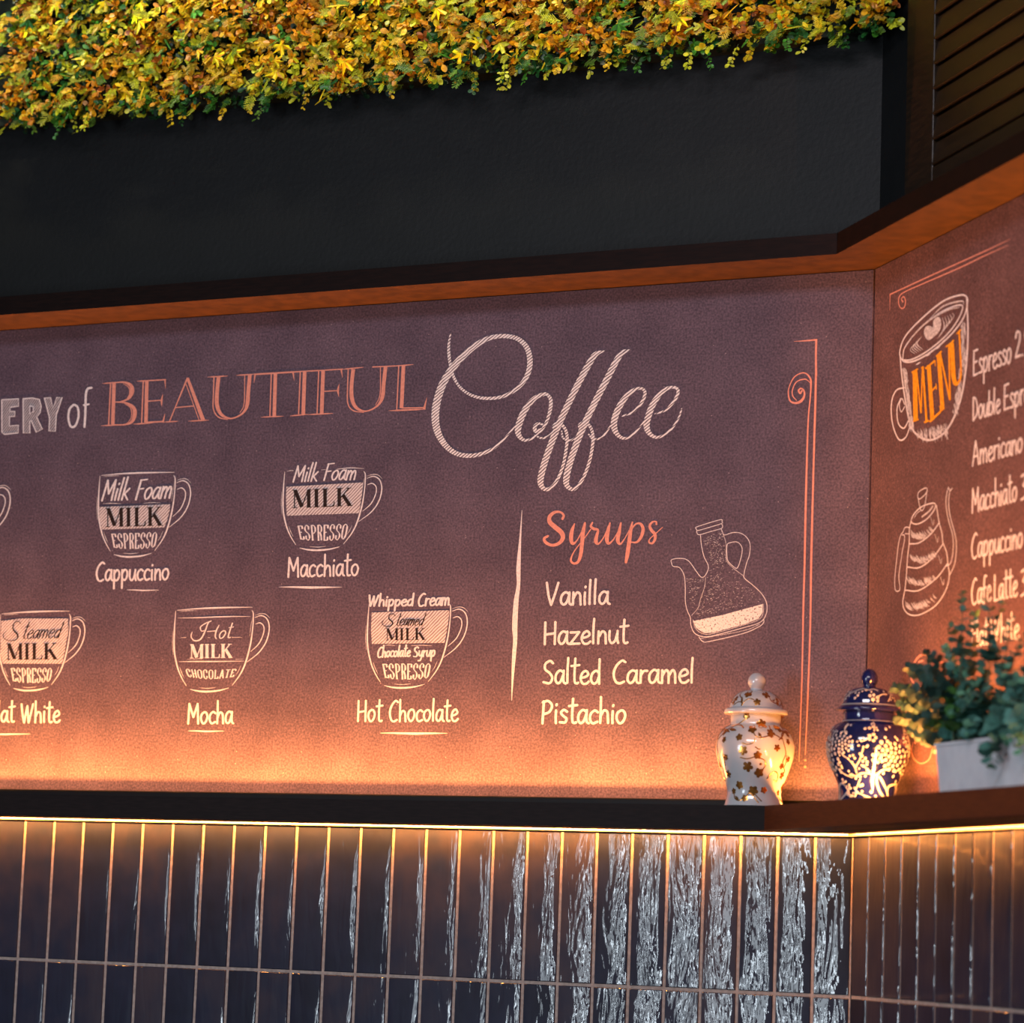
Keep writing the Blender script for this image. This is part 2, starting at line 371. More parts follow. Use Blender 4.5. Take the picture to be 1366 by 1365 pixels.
# ventilation grille with louvers on the side wall
gr = empty('ventilation_grille', rpt(.9, 1.6, -.02), 'dark brown wooden louvered grille high on the side wall above the beam', 'grille')
gl = hit_right(1214, 240, -.02); s0 = gl.dot(DR)
sl = hit_right(1252, 140, -.02).dot(DR)
mb = MB(); zlo, zhi = 1.4562, 2.68
ys = [72, 104, 138.5, 172.5, 205]
zs = [hit_right(1252, y, -.02).z for y in ys]; pitch = (zs[0] - zs[-1]) / 4
zbot, ztop = zs[-1] - pitch * .55, zs[0] + pitch * 7.5
s_end, s_fe = 1.75, 1.85
O_ = lambda s, z, n: rpt(s, z, n)
mb.obox(O_(s0, zlo, -.0345), DR * (sl - s0), NR * .026, V((0, 0, zhi - zlo)))
mb.obox(O_(s_end, zlo, -.0345), DR * (s_fe - s_end), NR * .026, V((0, 0, zhi - zlo)))
mb.obox(O_(sl, zlo, -.0345), DR * (s_end - sl), NR * .026, V((0, 0, zbot - zlo)))
mb.obox(O_(sl, ztop, -.0345), DR * (s_end - sl), NR * .026, V((0, 0, zhi - ztop)))
mb.build('frame', M['louver'], gr, origin=gr.location, fixn=True, bevel=.002)
k = 0
z = zbot
while z < ztop - pitch * .5:
    mb = MB()
    a0 = V((0, 0, pitch * .90)) + NR * -.0085; th = NR * .006 + V((0, 0, .002))
    mb.obox(O_(sl + .0005, z + .003, -.0135), DR * (s_end - sl - .001), a0, th)
    mb.build('slat', M['louver'], gr, origin=gr.location, fixn=True, bevel=.0015)
    z += pitch

# ------------------------------------------------------------------ drawing in strokes
def cr(pts, n=6, closed=False):
    """Catmull-Rom through points (any dimension)"""
    if len(pts) < 3: return [tuple(p) for p in pts]
    P = [V(tuple(p)) if len(p) <= 4 else p for p in pts]
    m = len(P); out = []
    rng = range(m) if closed else range(m - 1)
    for i in rng:
        p0 = P[(i - 1) % m] if closed or i > 0 else P[0] * 2 - P[1]
        p1, p2 = P[i], P[(i + 1) % m]
        p3 = P[(i + 2) % m] if closed or i + 2 < m else P[-1] * 2 - P[-2]
        for k in range(n):
            t = k / n
            out.append(tuple(.5 * ((2 * p1) + (p2 - p0) * t + (2 * p0 - 5 * p1 + 4 * p2 - p3) * t * t + (3 * p1 - p0 - 3 * p2 + p3) * t ** 3)))
    out.append(tuple(P[0]) if closed else tuple(P[-1]))
    return out
class Art:
    """flat printed shapes on one of the boards; positions are read off the board in the photo's frame and laid on its plane"""
    def __init__(s, which, off=(0, 0), sc_=1.0):
        s.mb = MB(); s.which = which; s.o = off; s.s = sc_; s.kx = 1.0 if which == 0 else .62; s.lift = 0; s.k = 0; s.e = 0
    def frame(s, off, sc_): s.o = off; s.s = sc_; return s
    def put(s, x, y):
        px, py = s.o[0] + x / s.s, s.o[1] + y / s.s
        n = -DP + .00025 + s.lift * 1.8 + (s.k % 48) * 8e-6 + s.e
        return hit_main(px, py, n) if s.which == 0 else hit_right(px, py, n)
    def ribbon(s, pts, mi=0, smooth=True, closed=False, w=None, cap=True, n=6):
        """pts: (x, y, width) or (x, y) with a constant width w"""
        s.k += 1
        P = [(p[0], p[1], (p[2] if len(p) > 2 else w)) for p in pts]
        if smooth and len(P) > 2: P = cr(P, n, closed)
        m = len(P); vs = []
        for i, (x, y, wd) in enumerate(P):
            a = P[max(i - 1, 0)] if not closed else P[(i - 1) % (m - 1)]; b = P[min(i + 1, m - 1)] if not closed else P[(i + 1) % (m - 1)]
            dx, dy = b[0] - a[0], b[1] - a[1]; l = math.hypot(dx, dy) or 1
            nx, ny = -dy / l, dx / l; h = max(wd, .3) / 2
            s.e = i * 1.0e-6
            vs += [s.put(x + nx * h * s.kx, y + ny * h), s.put(x - nx * h * s.kx, y - ny * h)]
        s.e = 0
        s.mb.add(vs, [(2 * i, 2 * i + 1, 2 * i + 3, 2 * i + 2) for i in range(m - 1)], mi)
        if cap and not closed:
            for e, q in ((0, 1), (m - 1, m - 2)):
                x, y, wd = P[e]; s.k += 1
                if wd * 1 / s.s < 1.2: continue
                a0 = math.atan2(P[e][1] - P[q][1], P[e][0] - P[q][0]); h = wd / 2
                s.mb.add([s.put(x + math.cos(a0 + t) * h * s.kx, y + math.sin(a0 + t) * h) for t in [(-.5 + k / 6) * PI for k in range(7)]], [tuple(range(7))], mi)
    def poly(s, pts, mi=0, smooth=False):
        if smooth: pts = cr(pts, 5, True)[:-1]
        from mathutils.geometry import tessellate_polygon
        tri = tessellate_polygon([[V((p[0], p[1], 0)) for p in pts]])
        s.mb.add([s.put(*p[:2]) for p in pts], [tuple(t) for t in tri], mi)
    def dot(s, x, y, r, mi=0):
        s.mb.add([s.put(x + math.cos(a) * r * s.kx, y + math.sin(a) * r) for a in [2 * PI * k / 10 for k in range(10)]], [tuple(range(10))], mi)
    def done(s, name, mats, parent, label=None):
        o = s.mb.build(name, mats, parent, origin=parent.location)
        if label: o['label'] = label
        return o

# narrow felt-pen alphabet: strokes on a unit cap height, y up
G = {
'a': (.44, [[(.36, .50), (.22, .58), (.08, .42), (.05, .16), (.14, .01), (.26, .10), (.36, .42)], [(.37, .57), (.36, .25), (.38, .06), (.45, .0)]]),
'b': (.44, [[(.08, 1.05), (.07, .5), (.07, .02)], [(.07, .35), (.2, .56), (.36, .45), (.37, .18), (.24, .0), (.07, .08)]]),
'c': (.38, [[(.35, .50), (.24, .58), (.09, .44), (.06, .18), (.16, .0), (.34, .07)]]),
'd': (.46, [[(.36, .48), (.24, .57), (.09, .42), (.06, .15), (.17, .0), (.30, .1), (.37, .35)], [(.38, 1.08), (.37, .5), (.38, .0)]]),
'e': (.42, [[(.08, .27), (.24, .31), (.36, .42), (.28, .58), (.14, .50), (.06, .25), (.14, .02), (.28, .0), (.39, .1)]]),
'f': (.34, [[(.34, 1.0), (.22, 1.02), (.15, .8), (.14, .4), (.13, -.05)], [(.02, .52), (.30, .57)]]),
'h': (.45, [[(.08, 1.12), (.08, .5), (.07, .0)], [(.08, .30), (.2, .54), (.33, .48), (.36, .2), (.37, .0)]]),
'i': (.19, [[(.09, .55), (.08, .25), (.09, .0)], [(.10, .78), (.11, .82)]]),
'k': (.42, [[(.09, 1.12), (.08, .5), (.07, .0)], [(.34, .55), (.09, .24)], [(.14, .30), (.26, .14), (.38, .0)]]),
'l': (.20, [[(.10, 1.12), (.08, .6), (.08, .02)]]),
'm': (.62, [[(.07, .56), (.07, .0)], [(.08, .32), (.2, .56), (.29, .44), (.3, .0)], [(.31, .32), (.43, .56), (.52, .44), (.54, .0)]]),
'n': (.43, [[(.08, .56), (.07, .0)], [(.08, .28), (.22, .55), (.33, .46), (.35, .2), (.36, .0)]]),
'o': (.44, [[(.22, .57), (.09, .46), (.05, .22), (.16, .0), (.30, .08), (.38, .34), (.31, .54), (.21, .57)]]),
'p': (.44, [[(.08, .55), (.08, .1), (.08, -.42)], [(.08, .35), (.22, .57), (.35, .46), (.35, .2), (.22, .0), (.08, .1)]]),
'r': (.33, [[(.08, .56), (.07, .0)], [(.08, .34), (.18, .53), (.31, .54)]]),
's': (.36, [[(.32, .50), (.2, .58), (.09, .46), (.18, .31), (.30, .2), (.25, .03), (.05, .04)]]),
't': (.34, [[(.18, 1.08), (.16, .5), (.17, .08), (.25, .0), (.31, .03)], [(.03, .76), (.34, .80)]]),
'u': (.44, [[(.07, .56), (.06, .2), (.15, .0), (.28, .12), (.36, .45)], [(.37, .56), (.36, .2), (.40, .0)]]),
'y': (.42, [[(.07, .56), (.08, .25), (.18, .08), (.30, .2), (.37, .5)], [(.38, .56), (.34, .0), (.24, -.35), (.06, -.38)]]),
'z': (.42, [[(.06, .55), (.38, .56)], [(.38, .56), (.05, .02)], [(.05, .02), (.4, .03)]]),
'C': (.50, [[(.46, .93), (.34, 1.0), (.14, .76), (.05, .42), (.12, .08), (.26, -.02), (.42, .06)]]),
'M': (.66, [[(.06, .0), (.08, .5), (.10, .98)], [(.10, .98), (.32, .32)], [(.32, .32), (.53, .98)], [(.53, .98), (.55, .5), (.57, .0)]]),
'W': (.72, [[(.05, .98), (.12, .4), (.20, .0)], [(.20, .0), (.36, .88)], [(.36, .88), (.44, .0)], [(.44, .0), (.56, .5), (.66, .98)]]),
'H': (.54, [[(.07, 1.0), (.06, .0)], [(.45, 1.0), (.44, .0)], [(.07, .44), (.44, .50)]]),
'V': (.54, [[(.04, 1.0), (.12, .4), (.22, .0)], [(.22, .0), (.36, .5), (.48, 1.0)]]),
'S': (.48, [[(.42, .90), (.30, 1.0), (.12, .86), (.12, .62), (.30, .46), (.40, .24), (.30, .02), (.06, .06)]]),
'P': (.48, [[(.10, .98), (.08, .5), (.06, .0)], [(.06, .94), (.26, 1.0), (.41, .80), (.32, .52), (.08, .40)]]),
'E': (.46, [[(.10, .98), (.08, .5), (.07, .02)], [(.10, .98), (.40, 1.0)], [(.08, .52), (.34, .54)], [(.07, .02), (.40, .04)]]),
'D': (.50, [[(.08, .98), (.07, .02)], [(.06, .98), (.26, .92), (.42, .58), (.36, .2), (.07, .0)]]),
'A': (.54, [[(.04, .0), (.26, 1.0)], [(.26, 1.0), (.40, .5), (.48, .0)], [(.12, .36), (.42, .38)]]),
'L': (.40, [[(.09, 1.0), (.08, .4), (.07, .0)], [(.07, .0), (.36, .02)]]),
'F': (.44, [[(.09, .98), (.07, .0)], [(.06, .97), (.42, 1.0)], [(.08, .52), (.34, .55)]]),
'2': (.46, [[(.06, .76), (.16, .98), (.33, .92), (.35, .66), (.18, .28), (.05, .02)], [(.05, .02), (.40, .04)]]),
'3': (.46, [[(.08, .92), (.28, .98), (.34, .76), (.18, .55)], [(.18, .55), (.37, .42), (.33, .1), (.06, .0)]]),
'5': (.46, [[(.34, .98), (.12, .97)], [(.12, .97), (.09, .56), (.26, .60), (.37, .34), (.26, .04), (.05, .03)]]),
'9': (.46, [[(.36, .80), (.22, .98), (.07, .78), (.18, .52), (.34, .64), (.37, .84)], [(.37, .84), (.36, .4), (.24, .0)]]),
'0': (.46, [[(.22, 1.0), (.07, .7), (.08, .2), (.22, .0), (.37, .3), (.36, .78), (.22, 1.0)]]),
'.': (.16, [[(.07, .0), (.08, .03)]]),
'S~': (.62, [[(.60, .84), (.58, 1.0), (.44, 1.02), (.33, .84), (.40, .55), (.44, .28), (.30, .02), (.06, .04), (.02, .22), (.14, .30)]]),
'H~': (.86, [[(.66, 1.04), (.52, .92), (.44, .45), (.30, .0), (.04, -.04), (.0, .18), (.12, .32)], [(.66, 1.04), (.40, .96), (.26, .74), (.36, .58)], [(.94, 1.0), (.78, .5), (.74, .08), (.84, .02)], [(.44, .50), (.82, .52)]]),
}
# high-contrast serif: (x0,y0,x1,y1,width) bars
SER = {
'M': (1.05, [(.14, 0, .14, 1, .05), (.17, 1, .52, .03, .17), (.52, .03, .86, 1, .05), (.88, 1, .88, 0, .16), (.02, 0, .27, 0, .045), (.74, 0, 1.02, 0, .045), (.02, 1, .2, 1, .045), (.84, 1, 1.02, 1, .045)]),
'I': (.46, [(.23, 0, .23, 1, .16), (.06, 0, .40, 0, .045), (.06, 1, .40, 1, .045)]),
'L': (.74, [(.22, 0, .22, 1, .16), (.05, 1, .39, 1, .045), (.05, 0, .68, 0, .05), (.68, 0, .70, .26, .05), (.62, .02, .70, .12, .05)]),
'K': (.92, [(.22, 0, .22, 1, .16), (.05, 0, .39, 0, .045), (.05, 1, .39, 1, .045), (.28, .44, .72, 1, .055), (.42, .60, .78, 0, .16), (.58, 1, .86, 1, .045), (.62, 0, .92, 0, .045)]),
}
# heavy condensed poster letters, strokes on a unit box
PO = {
'E': [[(.22, 0), (.22, 1)], [(.08, .97), (.85, .97)], [(.22, .52), (.66, .52)], [(.08, .03), (.85, .03)], [(.84, .97), (.84, .76)], [(.84, .03), (.84, .24)]],
'S': [[(.80, .72), (.80, .90), (.50, 1), (.20, .86), (.22, .62), (.72, .42), (.82, .18), (.50, .0), (.18, .1), (.18, .3)]],
'P': [[(.25, 0), (.25, 1)], [(.1, .97), (.55, .98), (.84, .84), (.82, .60), (.55, .48), (.25, .5)], [(.08, .03), (.45, .03)]],
'R': [[(.25, 0), (.25, 1)], [(.1, .97), (.55, .98), (.82, .84), (.80, .62), (.55, .52), (.25, .52)], [(.58, .5), (.75, .3), (.80, .03)], [(.08, .03), (.42, .03)]],
'O': [[(.5, 1), (.18, .82), (.18, .2), (.5, 0), (.84, .2), (.84, .82), (.5, 1)]],
'C': [[(.82, .68), (.76, .92), (.5, 1), (.2, .82), (.2, .2), (.5, 0), (.78, .1), (.84, .32)]],
'H': [[(.2, 0), (.2, 1)], [(.8, 0), (.8, 1)], [(.2, .5), (.8, .5)]],
'L': [[(.25, 0), (.25, 1)], [(.08, .03), (.86, .03)], [(.84, .03), (.84, .25)]],
'A': [[(.12, 0), (.5, 1)], [(.5, 1), (.88, 0)], [(.28, .3), (.74, .3)]],
'T': [[(.5, 0), (.5, 1)], [(.08, .97), (.92, .97)], [(.28, .03), (.72, .03)]],
}
def write(A, text, x0, y0, x1, y1, H, w, slant=0, mi=0, pen=0, jit=.012, seed=0):
    """text along the baseline (x0,y0)-(x1,y1); pen > 0 thickens the down strokes"""
    keys = [];
    for ch in text: keys.append(ch)
    tot = sum(.34 if k == ' ' else G[k][0] for k in keys)
    ux, uy = (x1 - x0) / tot, (y1 - y0) / tot
    adv = 0; rnd = random.Random(hash(len(text)) + int(x0) + seed)
    for k in keys:
        if k == ' ': adv += .34; continue
        wd, st = G[k]; hs = 1 + rnd.uniform(-1, 1) * jit * 2; dy = rnd.uniform(-1, 1) * jit
        for s_ in st:
            q = []
            pts = cr(s_, 5) if len(s_) > 2 else [s_[0], ((s_[0][0] + s_[1][0]) / 2, (s_[0][1] + s_[1][1]) / 2), s_[1]]
            for i, (gx, gy) in enumerate(pts):
                a = pts[max(i - 1, 0)]; b = pts[min(i + 1, len(pts) - 1)]
                ang = abs(math.sin(math.atan2(b[1] - a[1], (b[0] - a[0]) * .8 + 1e-9)))
                g = adv + gx; yy = (gy + dy) * hs
                q.append((x0 + ux * g + slant * H * yy, y0 + uy * g - H * yy, w * (1 - pen + pen * ang) * rnd.uniform(.94, 1.06)))
            A.ribbon(q, mi, smooth=False)
        adv += wd
def write_keys(A, keys, *a, **k):
    write(A, keys, *a, **k)
def serif(A, text, x0, y0, x1, y1, H, mi=0, wk=1.0):
    tot = sum(SER[c][0] for c in text); ux, uy = (x1 - x0) / tot, (y1 - y0) / tot; adv = 0
    for c in text:
        wd, bars = SER[c]
        for (a, b, c_, d, w_) in bars:
            horiz = abs(d - b) < .01
            ww = w_ * (H if horiz else abs(ux)) * wk * (1 if horiz else 1.15)
            A.ribbon([(x0 + ux * (adv + a), y0 + uy * (adv + a) - H * b, ww), (x0 + ux * (adv + c_), y0 + uy * (adv + c_) - H * d, ww)], mi, smooth=False, cap=False)
        adv += wd
def poster(A, text, x0, x1, ytop, ybot, w, mi=0, fan=.12):
    """ytop / ybot: functions of u in 0..1; letters lean outwards a little like the arc in the photo"""
    n = len(text); cw = (x1 - x0) / n
    for i, ch in enumerate(text):
        for st in PO[ch]:
            pts = cr(st, 4) if len(st) > 2 else st
            q = []
            for j, (gx, gy) in enumerate(pts):
                u = (i + .06 + gx * .88) / n; yt, yb = ytop(u), ybot(u)
                x = x0 + u * (x1 - x0); y = yb + (yt - yb) * gy
                x += (u - .5) * fan * (x1 - x0) * (gy - .5)
                a = pts[max(j - 1, 0)]; b = pts[min(j + 1, len(pts) - 1)]
                v_ = abs(b[1] - a[1]) > abs(b[0] - a[0])
                q.append((x, y, w * (1.0 if v_ else .55)))
            A.ribbon(q, mi, smooth=False, cap=False)

# ------------------------------------------------------------------ long menu board
def board(which, label):
    root = empty('menu_board', (-1.5, DP, ZB) if which == 0 else rpt(.8, ZB, -DP), label, 'menu board')
    g = .0026
    nb, nf = -.0345, -DP
    a, b = corner(nb, nb), corner(nf, nf); mb = MB()
    if which == 0: mb.prism([(XL, -nb), (XL, -nf), (b.x - g, b.y), (a.x - g, a.y)], ZB, ZT - .0015)
    else:
        e, f = rpt(SR, 0, nf), rpt(SR, 0, nb); d = DR * g
        mb.prism([(a.x + d.x, a.y + d.y), (b.x + d.x, b.y + d.y), (e.x, e.y), (f.x, f.y)], ZB, ZT - .0015)
    mb.build('board_panel', M['board'] if which == 0 else M['board_side_glow'], root, origin=root.location, fixn=True)
    return root
B0 = board(0, 'long plum coloured coffee menu board with cup drawings and syrup list')
CH, CT, PK, INK = M['chalk'], M['chalk_thin'], M['pink'], M['ink']

# "(GALL)ERY of"
A = Art(0, (0, 490), 5.936)
E_ = [(14, 258), (148, 250), (146, 308), (80, 318), (78, 350), (118, 349), (116, 389), (76, 392), (74, 465), (147, 459), (143, 520), (35, 532), (15, 515)]
R_ = [(183, 250), (255, 243), (312, 256), (326, 310), (318, 358), (290, 395), (335, 490), (287, 515), (247, 422), (236, 424), (236, 520), (185, 522)]
Y_ = [(352, 245), (400, 240), (420, 322), (450, 240), (492, 238), (445, 380), (438, 508), (388, 505), (392, 400)]
Rh = [(237, 305), (264, 312), (264, 350), (237, 372)]
for q in (E_, R_, Y_): A.poly(q, 0)
A.lift = .0002
for q in (E_, R_, Y_, Rh): A.ribbon(q + [q[0]], 1, smooth=False, w=9, cap=True)
A.lift = .0003; A.poly([(240, 312), (259, 318), (259, 346), (240, 364)], 2)
A.lift = 0
L_ = [(-130, 262), (-82, 258), (-84, 470), (-20, 466), (-20, 524), (-128, 534)]
A.poly(L_, 0)
A.done('heading_lettering', [M['hatch_dark'], CH, M['board']], B0, 'chalk capitals filled with pencil hatching')
A = Art(0, (0, 490), 5.936)
A.ribbon([(582, 298), (552, 330), (541, 395), (555, 460), (578, 474), (604, 450), (622, 385), (616, 320), (592, 297)], 0, w=17)
A.ribbon([(724, 163), (694, 172), (680, 215), (677, 320), (674, 400), (669, 472)], 0, w=18)
A.ribbon([(664, 300), (703, 293)], 0, w=15)
A.done('heading_lettering', CH, B0)

# BEAUTIFUL
A = Art(0, (130, 470), 5.69); rb = lambda p, **k: A.ribbon(p, 0, cap=False, **k)
def bar(x0, y0, x1, y1, w0, w1=None): A.ribbon([(x0, y0, w0), (x1, y1, w1 if w1 is not None else w0)], 0, smooth=False, cap=False)
def srf(x0, y0, x1, y1, w): A.ribbon([(x0, y0, 2), ((x0 * 3 + x1) / 4, (y0 * 3 + y1) / 4, w), ((x0 + x1 * 3) / 4, (y0 + y1 * 3) / 4, w), (x1, y1, 2)], 0, smooth=False, cap=False)
bar(100, 235, 85, 550, 10); bar(126, 232, 116, 550, 27); srf(38, 238, 150, 228, 9); srf(25, 558, 235, 548, 9)
rb([(130, 230, 8), (200, 228, 14), (252, 252, 27), (263, 300, 31), (237, 350, 18), (180, 374, 9), (135, 378, 8)])
rb([(195, 238, 3), (238, 268, 6), (242, 320, 6), (215, 362, 3)])
rb([(135, 378, 7), (215, 384, 14), (272, 420, 28), (283, 470, 32), (260, 528, 22), (200, 550, 11), (120, 550, 8)])
rb([(205, 390, 3), (252, 425, 7), (257, 495, 6), (225, 538, 3)])
bar(348, 220, 335, 540, 10); bar(375, 215, 368, 535, 27); srf(298, 220, 420, 214, 10); bar(380, 216, 520, 208, 9); bar(512, 208, 517, 274, 13, 2)
bar(385, 371, 490, 364, 8); rb([(496, 318, 2), (487, 365, 15), (488, 412, 2)]); srf(272, 546, 420, 536, 9); bar(370, 532, 505, 526, 11); bar(496, 534, 513, 466, 17, 2)
bar(684, 193, 546, 527, 12, 8); bar(684, 195, 802, 515, 20, 31); bar(672, 240, 770, 512, 6); bar(595, 420, 738, 407, 8); srf(506, 530, 612, 524, 8); srf(692, 523, 846, 515, 9)
srf(836, 189, 990, 180, 9); rb([(885, 185, 9), (880, 330, 9), (880, 430, 9), (918, 492, 9), (990, 511, 6)])
rb([(920, 185, 28), (908, 300, 28), (908, 400, 30), (938, 470, 24), (1000, 502, 12), (1060, 490, 11), (1112, 452, 17), (1137, 395, 28), (1145, 300, 28), (1157, 170, 28)])
rb([(1118, 175, 6), (1113, 390, 7), (1080, 462, 4)]); srf(1052, 176, 1200, 166, 9)
A.frame((350, 470), 5.69)
bar(-62, 168, 240, 150, 12); bar(-55, 166, -64, 234, 14, 2); bar(232, 150, 242, 216, 15, 2); bar(68, 165, 57, 486, 9); bar(99, 160, 90, 486, 27); srf(-12, 493, 160, 485, 9)
bar(240, 150, 370, 141, 9); bar(288, 150, 275, 470, 9); bar(321, 146, 310, 470, 28); srf(208, 484, 350, 470, 9)
bar(360, 143, 612, 128, 9); bar(598, 130, 609, 192, 15, 2); bar(428, 140, 415, 465, 9); bar(461, 138, 450, 465, 28); bar(465, 297, 575, 291, 8); rb([(583, 240, 2), (574, 291, 15), (580, 338, 2)]); srf(340, 474, 536, 464, 9)
srf(605, 130, 768, 114, 9); rb([(652, 130, 9), (647, 260, 9), (648, 385, 9), (688, 442, 9), (770, 457, 6)])
rb([(690, 128, 28), (677, 250, 28), (680, 350, 30), (710, 418, 24), (770, 447, 12), (830, 434, 11), (883, 395, 17), (912, 335, 28), (922, 230, 28), (935, 110, 28)])
rb([(896, 115, 6), (893, 320, 7), (858, 402, 4)]); bar(835, 112, 1010, 104, 9)
srf(990, 106, 1148, 93, 9); bar(1035, 105, 1020, 437, 9); bar(1071, 100, 1056, 425, 28); bar(1056, 424, 1235, 420, 9); srf(958, 444, 1236, 432, 12); bar(1227, 434, 1249, 343, 20, 2)
A.done('heading_lettering', PK, B0, 'salmon pink inline serif capitals reading BEAUTIFUL')

# Coffee
A = Art(0, (540, 420), 3.415)
for st in ([(208, 88, 6), (200, 140, 12), (203, 200, 14), (217, 268, 13), (247, 325, 12), (300, 365, 13), (370, 381, 14), (450, 371, 15), (520, 328, 18), (560, 270, 23), (570, 205, 25), (553, 145, 23), (508, 107, 20), (440, 97, 19), (370, 112, 22), (300, 157, 27), (232, 225, 31), (178, 305, 34), (148, 390, 35), (139, 470, 35), (152, 540, 31), (190, 600, 25), (240, 634, 21), (300, 642, 19), (360, 630, 16), (420, 597, 12), (468, 548, 8), (508, 500, 6)],
           [(640, 362, 12), (595, 378, 20), (550, 430, 28), (520, 500, 30), (518, 545, 24), (548, 572, 13), (598, 552, 9), (640, 500, 13), (662, 435, 16), (664, 385, 16), (642, 360, 13), (612, 364, 10)],
           [(628, 500, 8), (606, 496, 12), (592, 512, 17), (598, 532, 16), (622, 520, 8)], [(590, 548, 5), (625, 562, 9), (660, 548, 8), (700, 505, 8)],
           [(908, 165, 5), (872, 178, 22), (846, 212, 28), (800, 295, 29), (750, 395, 29), (705, 492, 29), (662, 600, 29), (632, 690, 29), (618, 755, 28), (628, 788, 20), (656, 794, 15), (690, 760, 14), (720, 690, 14), (737, 600, 14), (738, 545, 14), (722, 508, 14), (693, 497, 16), (680, 512, 17), (694, 526, 8)],
           [(715, 530, 6), (722, 562, 9), (755, 572, 9), (790, 548, 8), (815, 510, 7)],
           [(1028, 160, 5), (992, 172, 22), (964, 210, 28), (920, 295, 29), (868, 395, 29), (820, 495, 29), (777, 600, 29), (748, 690, 29), (735, 755, 28), (745, 786, 20), (774, 793, 15), (812, 745, 14), (842, 665, 14), (857, 580, 14), (853, 530, 14), (836, 500, 14), (810, 494, 16), (797, 508, 17), (810, 524, 8)],
           [(838, 545, 7), (858, 566, 9), (895, 560, 8), (925, 525, 8), (950, 485, 7)],
           [(990, 462, 6), (1040, 443, 10), (1082, 395, 14), (1094, 352, 14), (1072, 335, 12), (1030, 352, 19), (987, 402, 27), (957, 470, 29), (955, 518, 27), (976, 553, 17), (1010, 562, 11), (1052, 533, 8), (1100, 475, 7)],
           [(1140, 452, 6), (1190, 433, 10), (1232, 385, 14), (1245, 345, 14), (1222, 330, 12), (1180, 345, 19), (1135, 400, 27), (1107, 470, 29), (1103, 518, 27), (1125, 550, 17), (1160, 557, 12), (1210, 525, 10), (1245, 475, 9), (1262, 428, 6)]):
    A.ribbon(st, 0, n=8)
A.done('heading_lettering', M['hatch'], B0, 'large looping script word Coffee with hatched strokes')

# cup drawings
def cup(A, lx, rx, ty, by, top=True):
    wx, wy = rx - lx, by - ty
    X = lambda x: lx + (x - 215) / 695 * wx
    Yf = lambda x, y: ty + (y - 220) / 755 * wy
    def S(pts, w, mi=1):
        q = [(X(p[0]), Yf(*p[:2]), w * (p[2] if len(p) > 2 else 1)) for p in pts]
        A.ribbon(q, mi, n=6)
    S([(228, 240, .4), (216, 420, 1.2), (215, 600, 1.3), (242, 750, 1.2), (280, 850, .9), (322, 925, .4)], 1.5, 0)
    S([(202, 430, .3), (199, 540, .6), (204, 640, .3)], 1.1)
    S([(355, 955, .4), (430, 972, 1.3), (510, 976, 1.5), (610, 966, 1.2), (695, 943, .3)], 1.6, 0)
    S([(440, 942, .3), (510, 947, .8), (578, 939, .3)], 1.2)
    S([(898, 235, .3), (912, 270, 1), (906, 400, .9), (884, 555, 1.3), (842, 715, 1.3), (795, 820, 1), (725, 920, .4)], 1.5, 0)
    if top:
        S([(240, 236, .4), (400, 222, 1), (560, 214, 1.5), (760, 209, 1), (905, 208, .3)], 1.5, 0)
        S([(262, 246, .3), (330, 240, .8), (400, 238, .3)], 1.1)
    S([(925, 302, .5), (985, 284, 1), (1035, 320, 1.1), (1052, 405, 1.1), (1025, 520, 1.1), (960, 620, 1), (855, 708, .4)], 1.4, 0)
    S([(930, 362, .5), (972, 350, 1), (1004, 385, 1), (1000, 450, 1), (960, 540, 1), (888, 612, .4)], 1.3, 0)
    S([(925, 282, .3), (975, 266, .9), (1020, 272, .9), (1058, 308, .3)], 1.0)
    S([(262, 750, .3), (278, 800, .8), (300, 850, .3)], 1.1); S([(905, 300, .3), (890, 380, .7), (880, 470, .3)], .9)
    S([(800, 740, .3), (780, 790, .7), (755, 830, .3)], 1.0)
DN = []
def band(A, pts, mi=2): A.poly(pts, mi)
# Cappuccino
def cupA():
    A = Art(0, (100, 600), 6.825); f = A
    A.frame((0, 0), 1); cup(A, 131.5, 233.4, 632, 742.9); A.frame((100, 600), 6.825)
    band(A, [(222, 522), (868, 497), (862, 560), (840, 640), (812, 708), (246, 728), (226, 640)])
    write(A, 'Milk Foam', 235, 466, 872, 440, 185, 17, .26, 0, .35)
    A.ribbon([(255, 492, 2), (330, 488, 7), (420, 492, 2)], 1); A.ribbon([(615, 490, 2), (700, 482, 6), (780, 485, 2)], 1)
    A.lift = .0003; serif(A, 'MILK', 275, 702, 800, 688, 165, 3)
    A.lift = 0; poster(A, 'ESPRESSO', 335, 745, lambda u: 766 - 14 * u, lambda u: 890 + 70 * u * (1 - u) - 6 * u, 14, 0)
    A.done('cup_drawing', [CH, CT, M['hatch_band'], INK], B0, 'white line drawing of a cup with a hatched milk band low under Milk Foam')
cupA()
